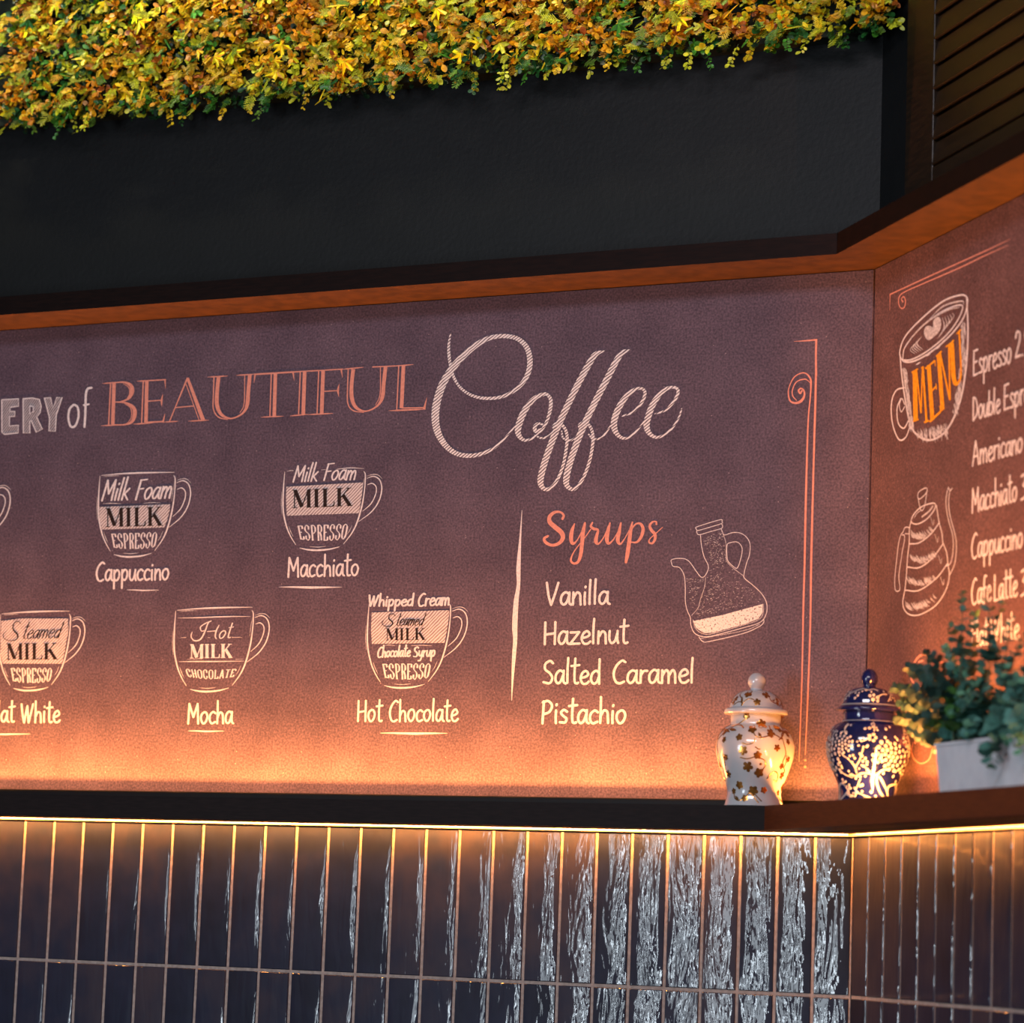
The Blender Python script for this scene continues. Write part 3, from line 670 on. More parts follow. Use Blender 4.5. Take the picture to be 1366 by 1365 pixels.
def cupB():
    A = Art(0); cup(A, 377.8, 487, 626.5, 734, False); A.frame((350, 600), 6.825)
    A.ribbon([(222, 196, 2), (260, 190, 7), (285, 190, 4)], 1); A.ribbon([(535, 184, 4), (595, 180, 4)], 1); A.ribbon([(675, 178, 4), (800, 166, 8), (925, 172, 2)], 0)
    band(A, [(218, 338), (915, 298), (908, 400), (880, 578), (222, 602), (216, 470)])
    write(A, 'Milk Foam', 272, 292, 848, 270, 150, 15, .26, 0, .35)
    A.lift = .0003; serif(A, 'MILK', 268, 530, 822, 508, 160, 3)
    A.lift = 0; poster(A, 'ESPRESSO', 325, 775, lambda u: 692 - 16 * u, lambda u: 815 + 70 * u * (1 - u) - 6 * u, 15, 0)
    A.done('cup_drawing', [CH, CT, M['hatch_band'], INK], B0, 'white line drawing of a cup with Milk Foam across its rim')
cupB()
def cupC():
    A = Art(0); cup(A, -1, 93.8, 817, 921.3); A.frame((0, 790), 6.825)
    band(A, [(12, 262), (200, 240), (620, 240), (615, 380), (590, 540), (565, 652), (25, 652), (4, 560), (6, 400)])
    A.lift = .0003
    A.ribbon([(190, 290, 6), (165, 266, 6), (125, 290, 8), (120, 340, 12), (160, 390, 14), (150, 430, 10), (95, 445, 6), (40, 425, 6), (30, 385, 6), (60, 355, 6)], 3)
    write(A, 'teamed', 190, 424, 540, 418, 135, 10, .36, 3, .55)
    serif(A, 'MILK', 55, 614, 525, 610, 142, 3); A.lift = 0
    poster(A, 'ESPRESSO', 102, 470, lambda u: 692, lambda u: 808 + 80 * u * (1 - u), 14, 0)
    A.done('cup_drawing', [CH, CT, M['hatch_band'], INK], B0, 'white line drawing of a cup cut by the left edge, filled with steamed milk')
cupC()
def cupD():
    A = Art(0); cup(A, 232.5, 337.7, 812, 922.6); A.frame((200, 790), 6.825)
    A.ribbon([(255, 236, 2), (400, 234, 7), (620, 226, 10), (780, 222, 7), (915, 222, 2)], 0)
    A.ribbon([(275, 416, 2), (330, 413, 7)], 1); A.ribbon([(745, 412, 7), (840, 412, 2)], 1); A.ribbon([(525, 414, 5), (550, 414, 2)], 1)
    A.ribbon([(560, 262, 8), (530, 282, 10), (500, 360, 12), (460, 430, 12), (405, 442, 11), (375, 405, 9), (385, 362, 7)], 0)
    A.ribbon([(560, 262, 8), (500, 288, 9), (460, 320, 9), (470, 355, 8), (500, 350, 6)], 0)
    A.ribbon([(630, 300, 8), (605, 350, 12), (595, 400, 12), (605, 428, 8)], 0); A.ribbon([(520, 360, 6), (610, 352, 8)], 0)
    write(A, 'ot', 618, 424, 735, 416, 125, 11, .3, 0, .4)
    serif(A, 'MILK', 362, 600, 752, 596, 122, 0, 1.2)
    A.ribbon([(265, 634, 2), (400, 632, 9), (600, 632, 10), (855, 628, 3)], 0); A.ribbon([(340, 612, 2), (480, 606, 6)], 1); A.ribbon([(780, 612, 4), (850, 610, 2)], 1)
    poster(A, 'CHOCOLATE', 328, 782, lambda u: 700 + 22 * u * (1 - u) * 4 * .4, lambda u: 768 + 90 * u * (1 - u), 12, 0)
    A.done('cup_drawing', [CH, CT, M['hatch_band'], INK], B0, 'white line drawing of a cup with no filled band, reading Hot Milk Chocolate')
cupD()
def cupE():
    A = Art(0); cup(A, 490.3, 600.8, 803, 917.7, False); A.frame((450, 780), 6.5)
    band(A, [(298, 242), (968, 222), (962, 330), (930, 505), (300, 515), (292, 400)])
    write(A, 'Whipped', 262, 186, 660, 182, 95, 17, .12, 0, .3)
    write(A, 'Cream', 695, 186, 972, 176, 110, 17, .12, 0, .3)
    A.lift = .0003
    A.ribbon([(505, 275, 6), (480, 252, 6), (450, 270, 8), (450, 300, 11), (480, 330, 12), (460, 360, 9), (415, 362, 6), (388, 338, 6), (400, 312, 6)], 3)
    write(A, 'teamed', 500, 354, 740, 352, 92, 9, .36, 3, .55)
    serif(A, 'MILK', 418, 482, 765, 478, 100, 3); A.lift = 0
    write(A, 'Chocolate', 345, 630, 632, 622, 88, 15, .12, 0, .3)
    write(A, 'Syrup', 655, 628, 848, 620, 88, 15, .12, 0, .3)
    A.ribbon([(410, 528, 2), (450, 524, 6), (500, 530, 2)], 1); A.ribbon([(640, 530, 2), (730, 526, 6), (820, 530, 2)], 1)
    poster(A, 'ESPRESSO', 395, 805, lambda u: 688 - 4 * u, lambda u: 806 + 72 * u * (1 - u), 15, 0)
    A.done('cup_drawing', [CH, CT, M['hatch_band'], INK], B0, 'white line drawing of a cup topped with the words Whipped Cream')
# glyph r in 'Syrup' etc. share the felt-pen alphabet
cupE()
A = Art(0); cup(A, -108, -7, 641, 752); A.done('cup_drawing', [CH, CT], B0, 'curved cup handle drawn in white at the left edge')

def name_part(words, under, lab):
    A = Art(0)
    for (t, x0, y0, x1, y1, H) in words: write(A, t, x0, y0, x1, y1, H, 2.6, .02)
    x0, x1, y, w_ = under
    A.ribbon([(x0, y - .4, .4), (x0 + (x1 - x0) * .25, y - .3, w_ * .7), ((x0 + x1) / 2, y + .3, w_), (x0 + (x1 - x0) * .75, y, w_ * .7), (x1, y - .2, .4)], 0, cap=False)
    A.done('drink_name', CH, B0, lab)
name_part([('Cappuccino', 127.5, 775, 226, 773.4, 25)], (169, 212, 787.5, 1.8), 'underlined handwritten Cappuccino')
name_part([('Macchiato', 383, 770, 479, 767.8, 26)], (372, 456, 783.6, 3), 'underlined handwritten Macchiato')
name_part([('Flat', -15, 963, 19.5, 963, 25.5), ('White', 27, 964, 80.5, 963.4, 25.5)], (-30, 40, 979.5, 2), 'underlined handwritten Flat White cut by the left edge')
name_part([('Mocha', 249.5, 965.3, 311, 965, 27)], (251, 299, 975.6, 2), 'underlined handwritten Mocha')
name_part([('Hot', 476, 962.5, 510, 962, 26.5), ('Chocolate', 518.5, 962.5, 611.5, 962, 26.5)], (507, 597, 978.5, 3), 'underlined handwritten Hot Chocolate')

# divider
A = Art(0, (660, 660), 3.4125)
A.ribbon([(124, 70, 2), (116, 200, 9), (108, 330, 19), (108, 410, 16), (97, 490, 22), (91, 600, 24), (93, 660, 19), (87, 740, 17), (80, 860, 8), (77, 938, 2)], 0, cap=False)
A.done('divider_line', CH, B0)
# Syrups
A = Art(0, (710, 670), 7.184)
for st in ([(290, 160, 24), (302, 128, 22), (272, 97, 20), (215, 97, 28), (168, 138, 36), (168, 190, 42), (220, 240, 46), (280, 292, 46), (293, 345, 40), (255, 395, 32), (190, 412, 28), (132, 388, 30), (114, 350, 26), (150, 325, 22)],
           [(405, 208, 12), (382, 270, 34), (372, 345, 38), (388, 398, 28), (430, 365, 12), (482, 270, 12)],
           [(505, 200, 20), (487, 290, 38), (477, 400, 36), (465, 500, 34), (440, 570, 26), (400, 588, 22), (370, 560, 20), (387, 500, 13), (430, 432, 10), (500, 345, 9), (560, 262, 10)],
           [(577, 196, 16), (562, 232, 22), (592, 256, 28), (630, 268, 22), (616, 330, 32), (610, 378, 36), (635, 398, 18), (680, 345, 11), (725, 250, 10)],
           [(745, 200, 14), (727, 270, 34), (715, 350, 38), (730, 395, 26), (775, 362, 12), (835, 262, 10)], [(850, 200, 16), (832, 290, 34), (820, 368, 36), (845, 400, 20), (890, 342, 10), (940, 250, 10)],
           [(960, 192, 14), (942, 280, 34), (927, 400, 38), (912, 500, 38), (898, 575, 24)], [(940, 300, 8), (970, 232, 14), (1010, 203, 18), (1048, 218, 28), (1062, 270, 32), (1040, 340, 28), (1000, 384, 20), (950, 384, 12)],
           [(1190, 212, 18), (1188, 188, 14), (1152, 190, 18), (1127, 225, 24), (1140, 265, 30), (1175, 308, 30), (1175, 358, 26), (1150, 394, 20), (1120, 384, 18), (1128, 352, 10), (1170, 312, 9), (1250, 240, 8)]):
    A.ribbon(st, 0)
A.done('list_heading', PK, B0, 'salmon pink script word Syrups')
for (lab, ws) in (('Vanilla', [('Vanilla', 727.5, 807.2, 813, 806, 29)]), ('Hazelnut', [('Hazelnut', 724.5, 860, 838, 858, 29)]),
                  ('Salted Caramel', [('Salted', 723, 912, 802, 912, 30), ('Caramel', 816.5, 911.6, 927, 911, 30)]), ('Pistachio', [('Pistachio', 721.5, 965.2, 836, 964.6, 30)])):
    for (t, x0, y0, x1, y1, H) in ws:
        A = Art(0); write(A, t, x0, y0, x1, y1, H, 3.2, .02)
        A.done('list_line', CH, B0, 'handwritten word ' + t)

# oil bottle drawing
def bottle():
    A = Art(0, (880, 680), 7.18)
    w = 6.5
    A.ribbon([(350, 182), (362, 163), (575, 98), (597, 112), (590, 134), (480, 168), (385, 196), (356, 196)], 0, w=w, closed=True)
    A.ribbon([(356, 200), (358, 225), (382, 240), (480, 212), (590, 180), (602, 152), (592, 138)], 0, w=w)
    A.ribbon([(390, 238), (400, 340), (425, 450), (464, 530), (462, 580), (430, 638), (395, 645), (350, 590), (290, 505), (240, 472), (170, 467), (112, 482), (115, 515), (130, 543), (190, 556), (234, 630), (245, 750), (246, 880), (265, 970), (292, 1030), (300, 1110), (332, 1180), (400, 1214), (500, 1210), (800, 1132), (960, 1080), (1020, 1000), (1025, 900), (980, 810), (900, 730), (815, 660), (808, 620), (830, 520), (860, 430), (865, 330), (830, 262), (770, 224), (700, 220), (620, 243), (602, 215), (590, 185)], 0, w=w)
    A.ribbon([(645, 340), (680, 316), (740, 310), (780, 345), (790, 400), (768, 500), (745, 556), (720, 556), (660, 500), (645, 450)], 0, w=w, closed=True)
    A.ribbon([(610, 240), (636, 330), (640, 480), (700, 556), (800, 632)], 1, w=5)
    A.ribbon([(375, 1220), (412, 1262), (480, 1262), (800, 1186), (950, 1122), (995, 1082), (996, 1050)], 0, w=w)
    A.ribbon([(440, 650), (430, 740), (390, 860), (368, 940), (305, 1015)], 1, w=5)
    A.ribbon([(320, 1055), (345, 1140), (420, 1190), (520, 1185), (820, 1100), (950, 1052), (992, 985), (990, 900)], 1, w=5)
    A.poly([(318, 1068), (600, 1010), (985, 905), (986, 985), (945, 1046), (820, 1094), (520, 1178), (425, 1183), (352, 1136)], 2)
    A.ribbon([(390, 1235), (800, 1160), (960, 1098)], 1, w=5)
    rnd = random.Random(3)
    from mathutils.geometry import intersect_point_tri_2d
    body = [[(470, 560), (640, 520), (470, 1000)], [(640, 520), (980, 880), (470, 1000)], [(330, 1040), (470, 560), (470, 1000)], [(400, 260), (590, 210), (500, 530)], [(590, 210), (640, 500), (500, 530)], [(250, 640), (420, 660), (300, 980)]]
    for _ in range(620):
        t = rnd.choice([0, 1, 1, 1, 0, 3, 4, 2, 5]); a, b, c = [V((*q, 0)) for q in body[t]]
        u, v_ = rnd.random(), rnd.random()
        if u + v_ > 1: u, v_ = 1 - u, 1 - v_
        p = a + (b - a) * u + (c - a) * v_
        if t < 3 and rnd.random() > (p.y - 450) / 520: continue
        l = rnd.uniform(4, 15)
        A.ribbon([(p.x, p.y), (p.x + l, p.y - l * .2)], 1, w=rnd.uniform(2, 4), smooth=False, cap=False)
    A.done('bottle_drawing', [CH, CT, M['stipple']], B0, 'white engraving style drawing of a tilted spouted syrup bottle')
bottle()
# frame lines
A = Art(0, (1030, 440), 11.375)
A.ribbon([(328, 178, 4), (480, 168, 18), (684, 152, 28)], 0, smooth=False, cap=False)
A.ribbon([(670, 142, 32), (664, 400, 30), (668, 700, 32)], 0, cap=False, smooth=False)
A.ribbon([(590, 850, 26), (582, 745, 26), (520, 668, 20), (440, 658, 18), (335, 720, 16), (265, 850, 16), (245, 960, 18), (272, 1075, 24), (350, 1112, 30), (435, 1085, 40), (487, 1005, 30), (482, 925, 22), (440, 890, 22), (402, 920, 26), (425, 965, 26), (450, 930, 30)], 0)
A.ribbon([(578, 806, 10), (535, 765, 12), (482, 750, 18), (372, 790, 16), (312, 900, 18), (312, 1000, 16), (372, 1074, 12)], 0)
A.frame((1040, 440), 2.275)
A.ribbon([(110.4, 132, 6.2), (107.6, 250, 6.2), (103.4, 400, 5.6), (96, 700, 6.2), (93, 900, 5.4), (86, 1100, 4.6), (78, 1290, 1.8)], 0)
A.ribbon([(95.4, 168, 5), (92.6, 210, 4), (86, 290, 4.4), (80, 500, 6.2), (76, 700, 5.6), (72, 850, 5.6), (68, 1050, 4), (59, 1312, 1.8)], 0)
A.dot(78, 1307, 3.6); A.dot(77.5, 1327, 4.4)
A.done('border_line', PK, B0, 'salmon double line border with a scroll at the top')

# ------------------------------------------------------------------ side menu board
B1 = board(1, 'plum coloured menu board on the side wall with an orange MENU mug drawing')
A = Art(1, (1150, 250), 3.69)
A.ribbon([(136, 528, 7), (300, 452, 7), (480, 370, 7), (600, 316, 6), (728, 255, 2)], 0, cap=False); A.ribbon([(138, 526, 6), (136, 606, 2)], 0, cap=False)
A.ribbon([(722, 284, 2), (600, 338, 6), (480, 396, 7), (300, 474, 6), (215, 512, 6), (185, 535, 7), (180, 570, 7), (192, 595, 7), (208, 590, 7), (214, 560, 7), (205, 538, 7), (194, 550, 7), (200, 562, 10)], 0)
A.done('border_line', PK, B1, 'salmon double line border with a small scroll')
def mug():
    A = Art(1, (1150, 250), 3.69)
    A.ribbon([(187, 800), (215, 730), (300, 640), (400, 560), (480, 531), (512, 537), (519, 565), (500, 640), (440, 722), (350, 802), (270, 850), (215, 860), (190, 838)], 0, w=9, closed=True)
    A.ribbon([(201, 835), (215, 780), (290, 690), (400, 608), (490, 580), (478, 640), (420, 722), (330, 800), (250, 845), (205, 850)], 0, w=8, closed=True)
    A.ribbon([(187, 826, 9), (196, 930, 10), (215, 1060, 11), (242, 1180, 11), (292, 1233, 12), (350, 1241, 10), (420, 1190, 10), (480, 1060, 12), (510, 900, 13), (521, 720, 12), (515, 545, 9)], 0)
    A.ribbon([(208, 986, 8), (168, 1000, 8), (145, 1060, 9), (149, 1160, 9), (180, 1240, 9), (215, 1230, 8), (238, 1168, 7)], 0)
    A.ribbon([(190, 1040), (172, 1090), (178, 1160), (205, 1186), (228, 1150)], 0, w=8)
    A.ribbon([(210, 1080), (192, 1105), (184, 1070), (196, 1040), (210, 1070)], 0, w=6)
    A.poly([(325, 752), (305, 722), (312, 688), (335, 682), (348, 690), (352, 655), (372, 638), (388, 652), (384, 700), (355, 735)], 1, smooth=True)
    for k in range(5):
        A.ribbon([(292 - 12 * k, 735 + 12 * k, 2), (270 - 8 * k, 770 + 8 * k, 9 - k), (300 - 10 * k, 800 + 5 * k, 2)], 1)
        A.ribbon([(395 + 12 * k, 640 - 5 * k, 2), (404 + 12 * k, 690 - 14 * k, 9 - k), (372 + 14 * k, 745 - 18 * k, 2)], 1)
    A.ribbon([(205, 800, 3), (260, 720, 7), (330, 655, 9), (420, 605, 7), (480, 590, 3)], 1)
    A.ribbon([(330, 650, 3), (400, 585, 8), (490, 560, 8), (500, 580, 3)], 1)
    rnd = random.Random(4)
    for k in range(300):   # shading hatch down both flanks and the foot
        t = rnd.random()
        if rnd.random() < .38: x, y = 199 + 36 * t + rnd.uniform(0, 16), 880 + 290 * t
        elif rnd.random() < .65: x, y = 506 - rnd.uniform(0, 20) - 66 * max(0, t - .4), 660 + 440 * t
        else: x, y = 270 + 150 * t, 1222 - 30 * t - rnd.uniform(0, 35)
        l = rnd.uniform(20, 55)
        A.ribbon([(x, y, 2), (x + rnd.uniform(-2, 6), y + l / 2, 6.5), (x + rnd.uniform(0, 9), y + l, 2)], 1, smooth=False, cap=False)
    for (x, y) in ((275, 868), (325, 825), (372, 790), (405, 755)): A.ribbon([(x - 10, y + 6, 3), (x, y, 8), (x + 12, y - 8, 3)], 0)
    A.done('mug_drawing', [CH, CT], B1, 'white sketch of a coffee mug with a latte heart')
    A = Art(1, (1150, 250), 3.69); A.lift = .0003; A.kx = 1
    b = lambda x0, y0, x1, y1, w0: A.ribbon([(x0, y0, w0), (x1, y1, w0)], 0, smooth=False, cap=False)
    b(259, 903, 264, 1148, 22); b(268, 900, 290, 1112, 7); b(290, 1112, 297, 885, 7); b(299, 884, 317, 1150, 10); b(244, 912, 275, 893, 8); b(250, 1152, 278, 1142, 8); b(305, 1158, 328, 1148, 9); b(290, 890, 304, 882, 7)
    b(328, 875, 346, 1145, 20); b(312, 893, 360, 852, 9); b(358, 850, 361, 880, 5); b(342, 1003, 364, 980, 8); b(364, 965, 366, 995, 5); b(332, 1155, 386, 1104, 10); b(384, 1075, 387, 1108, 6)
    b(377, 825, 396, 1092, 20); b(384, 815, 432, 1046, 9); b(427, 770, 433, 1048, 8); b(364, 833, 392, 806, 8); b(384, 1102, 405, 1085, 9); b(412, 786, 440, 764, 7)
    A.ribbon([(441, 765, 22), (446, 860, 22), (450, 930, 22), (460, 966, 20), (474, 960, 12), (485, 930, 9), (486, 860, 8), (478, 712, 8)], 0, cap=False)
    b(428, 778, 452, 752, 8); b(466, 722, 486, 700, 8)
    A.done('mug_lettering', M['amber'], B1, 'orange lettering reading MENU')
mug()
def kettle():
    A = Art(1, (1150, 600), 5.25); w = 9
    A.ribbon([(390, 332), (397, 297), (440, 269), (456, 276), (450, 302), (420, 334), (400, 346)], 0, w=7, closed=True)
    A.ribbon([(392, 335), (402, 390), (412, 424), (428, 420), (440, 385), (455, 285)], 0, w=7)
    A.ribbon([(345, 490), (370, 442), (420, 398), (490, 375), (514, 386), (500, 430), (450, 488), (390, 520), (352, 514)], 0, w=w, closed=True)
    A.ribbon([(365, 478), (385, 445), (415, 422)], 1, w=6); A.ribbon([(420, 470), (470, 430), (495, 395)], 1, w=12)
    A.ribbon([(345, 490), (331, 560), (330, 650), (318, 760), (310, 880), (300, 980), (285, 1070), (302, 1130), (350, 1160), (420, 1150), (520, 1086), (588, 980), (611, 880), (601, 800), (592, 720), (566, 650), (560, 590), (540, 510), (520, 392)], 0, w=w)
    for q in ([(333, 660), (400, 652), (480, 592), (540, 512)], [(318, 822), (400, 826), (490, 762), (566, 662)], [(302, 985), (400, 985), (520, 900), (597, 800)]): A.ribbon(q, 0, w=w)
    A.ribbon([(592, 815), (622, 790), (638, 700), (634, 600), (602, 480), (587, 370), (595, 300), (605, 265)], 0, w=7)
    A.ribbon([(612, 880), (648, 800), (661, 680), (650, 590), (620, 480), (606, 380), (613, 300), (632, 270)], 0, w=7); A.ribbon([(605, 268), (618, 285), (632, 268)], 0, w=6)
    A.ribbon([(330, 545), (302, 545), (284, 580), (270, 600), (255, 660), (241, 780), (229, 900), (232, 978), (250, 992), (265, 970), (258, 880), (278, 740), (284, 700), (296, 640), (296, 600), (280, 598)], 0, w=7)
    A.ribbon([(330, 590), (300, 588)], 0, w=6)
    rnd = random.Random(8)
    for (xa, ya, xb, yb, sl_) in ((335, 610, 480, 560, .2), (325, 770, 500, 740, .2), (310, 930, 500, 900, .2), (300, 1110, 500, 1040, .25)):
        for k in range(58):
            t = rnd.random() ** 1.2; x = xa + (xb - xa) * t; y = ya + (yb - ya) * t + 30 * math.sin(t * 3) - rnd.uniform(0, 20)
            l = rnd.uniform(26, 62) * (1 - .4 * t)
            A.ribbon([(x, y - l * .6, 2), (x + l * .35, y, 6.5), (x + l * .8, y + l * .35, 2)], 1, cap=False)
    for (x, y) in ((490, 500), (520, 620), (545, 770), (560, 920)): A.ribbon([(x - 12, y - 30), (x, y + 5), (x + 8, y + 28), (x + 14, y - 10)], 1, w=5)
    A.done('kettle_drawing', [CH, CT], B1, 'white sketch of a ribbed gooseneck kettle')
kettle()
A = Art(1, (1146, 780), 4.55)
A.ribbon([(416, 440, 10), (395, 426, 14), (360, 440, 16), (326, 495, 15), (314, 565, 13), (345, 608, 13), (396, 628, 9)], 0)
A.ribbon([(338, 528), (375, 505), (412, 500)], 0, w=18); A.ribbon([(362, 470), (385, 462)], 0, w=12); A.ribbon([(445, 530, 4), (480, 480, 12), (520, 470, 6)], 0)
A.ribbon([(240, 830, 4), (225, 780, 12), (262, 735, 12), (285, 770, 14), (262, 815, 10)], 0)
A.ribbon([(328, 960, 7), (318, 1010, 8), (335, 1060, 9), (378, 1086, 9), (425, 1060, 8), (448, 985, 7)], 0)
A.ribbon([(340, 960, 14), (360, 880, 24), (382, 872, 10), (375, 960, 20), (398, 955, 20), (408, 900, 24), (420, 950, 22), (445, 950, 18), (495, 912, 14)], 0)
A.done('cup_drawing', PK, B1, 'salmon sketch partly hidden behind the plant')
R_words = [('Espresso', [('Espresso', 1297.6, 502, 1349.5, 483, 34), ('2.90', 1353.5, 478, 1384, 467, 34)]),
           ('Double Espresso', [('Double', 1297.2, 561.6, 1334.5, 549.5, 31), ('Espresso', 1338.6, 548, 1393, 530, 34)]),
           ('Americano', [('Americano', 1296.8, 621.6, 1364.5, 602.5, 32)]),
           ('Macchiato', [('Macchiato', 1296, 684.6, 1357, 668, 33), ('3.50', 1361, 667, 1392, 659, 33)]),
           ('Cappuccino', [('Cappuccino', 1295.5, 745.5, 1364.6, 730, 33)]),
           ('Cafe Latte', [('Cafe', 1295.5, 807, 1322.5, 801, 34), ('Latte', 1325.5, 801.5, 1357.5, 795, 34), ('3.50', 1361, 795, 1392, 788, 34)]),
           ('Flat White', [('Flat', 1295.5, 864, 1318, 859.5, 33), ('White', 1321, 859, 1360, 851.5, 33)])]
for lab, ws in R_words:
    A = Art(1)
    for (t, x0, y0, x1, y1, H) in ws: write(A, t, x0, y0, x1, y1, H, 2.9, .0)
    A.done('list_line', CH, B1, 'handwritten ' + lab)

# ------------------------------------------------------------------ ginger jars
def interp_prof(prof, y):
    for (r0, y0), (r1, y1) in zip(prof, prof[1:]):
        if y0 <= y <= y1: return r0 + (r1 - r0) * (y - y0) / max(y1 - y0, 1e-6)
    return prof[-1][0]
class Jar:
    """profile given in units read off the photo (r, y down), scaled to metres"""
    def __init__(s, px, ny, cx, ybase, unit, label, base_mat, deco_mat, kind):
        d = ray(px, 1070); k = (ny - CAM.y) / d.y; p = CAM + d * k
        s.pos = V((p.x, ny, ZS)); s.u = depth(s.pos) / F_PX / unit
        s.cx, s.yb = cx, ybase
        s.root = empty('ginger_jar', s.pos, label, 'jar', None)
        dv = CAM - s.pos; s.face = math.atan2(dv.y, dv.x)
        s.bm_, s.dm = base_mat, deco_mat
    def surf(s, prof, th, y, lift=.0004):
        r = interp_prof(prof, y) * s.u + lift
        a = s.face + th
        return V((r * math.cos(a), r * math.sin(a), (s.yb - y) * s.u))
    def th(s, prof, x, y):
        # lean of the picture (camera roll) is taken out of the trace
        x = x - s.cx - (s.yb - y) * .030
        return math.asin(max(-.985, min(.985, x / interp_prof(prof, y))))
    def dp(s, prof, x, y, rot=0): return s.th(prof, x, y) + rot
    def stroke(s, mb, prof, pts, w, rot=0, mi=1):
        P = cr([(s.th(prof, p[0], p[1]), p[1], (p[2] if len(p) > 2 else 1) * w) for p in pts], 5) if len(pts) > 2 else [(s.th(prof, p[0], p[1]), p[1], w) for p in pts]
        vs = []
        for i, (t, y, wd) in enumerate(P):
            a, b = P[max(i - 1, 0)], P[min(i + 1, len(P) - 1)]; r = interp_prof(prof, y)
            dx, dy = (b[0] - a[0]) * r, b[1] - a[1]; l = math.hypot(dx, dy) or 1
            nx, ny = -dy / l * wd / 2 / r, dx / l * wd / 2
            vs += [s.surf(prof, t + rot + nx, y + ny), s.surf(prof, t + rot, y, .0009), s.surf(prof, t + rot - nx, y - ny)]
        mb.add(vs, [(3 * i + j, 3 * i + j + 1, 3 * i + j + 4, 3 * i + j + 3) for i in range(len(P) - 1) for j in (0, 1)], mi)
    def blob(s, mb, prof, x, y, rad, rot=0, mi=1, petals=0, dth=None, ph=0, dome=.0012):
        t0 = s.th(prof, x, y) if dth is None else dth
        n = 30 if petals else 9; r = interp_prof(prof, y); vs = [s.surf(prof, t0 + rot, y, dome)]
        for k in range(n):
            a = 2 * PI * k / n
            q = rad * ((.48 + .60 * abs(math.cos(petals * (a - ph) / 2)) ** .45) if petals else 1)
            vs.append(s.surf(prof, t0 + rot + math.cos(a) * q / r, y + math.sin(a) * q))
        mb.add(vs, [(0, 1 + k, 1 + (k + 1) % n) for k in range(n)], mi)
    def lathe_part(s, name, prof, deco, parent, cap_lo=0):
        mb = MB(); P = [(max(r, .5) * s.u, (s.yb - y) * s.u) for r, y in prof][::-1]
        mb.lathe(P, 72)
        if deco: deco(mb)
        ob = mb.build(name, [s.bm_, s.dm], parent)
        import bmesh
        bm = bmesh.new(); bm.from_mesh(ob.data)
        bmesh.ops.recalc_face_normals(bm, faces=bm.faces)
        for f in bm.faces: f.smooth = True
        bm.to_mesh(ob.data); bm.free()
        return ob
def smooth_prof(p, n=4):
    q = cr(p, n); out = []; 
    for r, y in q:
        if not out or y > out[-1][1] + .01: out.append((r, y))
    return out
# white and gold
J = Jar(1005.5, -.067, 0, 1332, 7.18, 'white porcelain lidded ginger jar with gold flowers on the shelf', M['porcelain'], M['gold'], 0)
J.cx = 424
body = smooth_prof([(238, 452), (243, 470), (244, 545), (262, 562), (305, 590), (345, 640), (371, 700), (380, 770), (370, 860), (340, 960), (302, 1060), (274, 1130), (260, 1190), (262, 1240), (276, 1300), (284, 1326), (276, 1332)])
lid = smooth_prof([(40, 206), (70, 210), (150, 232), (205, 272), (238, 320), (256, 370), (266, 392), (298, 402), (308, 425), (303, 448), (262, 455)])
def decoW(mb):
    for rot in (0, 1.9, -2.1):
        R = lambda *a, **k: J.stroke(mb, body, *a, rot=rot, **k)
        for (x, y, r, ph) in ((370, 968, 48, .2), (475, 1022, 44, .5), (415, 610, 40, .1), (290, 690, 34, .7), (146, 712, 30, .3), (162, 880, 30, .6), (186, 1035, 36, 0), (325, 818, 44, .4), (465, 858, 38, .9), (648, 780, 34, .2), (290, 1140, 38, .5), (520, 1180, 32, .1), (237, 1195, 28, .8), (590, 640, 40, .2), (662, 590, 36, .6), (748, 640, 30, .1), (420, 1190, 46, .3), (360, 480, 34, .3), (500, 552, 46, .8), (340, 1262, 32, .5), (690, 950, 28, .3)):
            J.blob(mb, body, x, y, r, rot, petals=5, ph=ph)
        for st in ([(88, 705), (150, 640), (215, 585), (300, 545), (365, 500)], [(215, 600), (265, 568), (310, 570), (335, 600)], [(425, 640), (450, 680), (500, 690), (570, 670), (625, 655), (690, 690)], [(298, 882), (360, 895), (420, 880), (450, 862)],
                   [(490, 885), (530, 905), (535, 950), (510, 995)], [(550, 1075), (590, 1025), (630, 1005), (655, 1035), (640, 1095), (615, 1080)], [(240, 1215), (245, 1260), (280, 1285), (340, 1262), (390, 1215), (470, 1305)],
                   [(440, 702), (425, 740), (370, 758), (315, 745)], [(572, 565), (585, 620), (620, 655)], [(690, 700), (695, 640), (725, 612), (755, 640)], [(690, 660), (715, 740), (730, 830), (700, 920), (720, 1000)], [(130, 840), (150, 910), (158, 960)], [(430, 1150), (420, 1200), (500, 1290)], [(440, 780), (470, 800), (490, 800)]):
            J.stroke(mb, body, st, 11, rot)
        for (a, b, c, d) in ((195, 605, 265, 625), (470, 640, 500, 690), (480, 950, 505, 930), (250, 1240, 285, 1290), (560, 640, 600, 690), (620, 560, 640, 610), (200, 640, 150, 600)):
            J.stroke(mb, body, [(a, b, .2), ((a + c) / 2, (b + d) / 2, 1.6), (c, d, .2)], 17, rot)
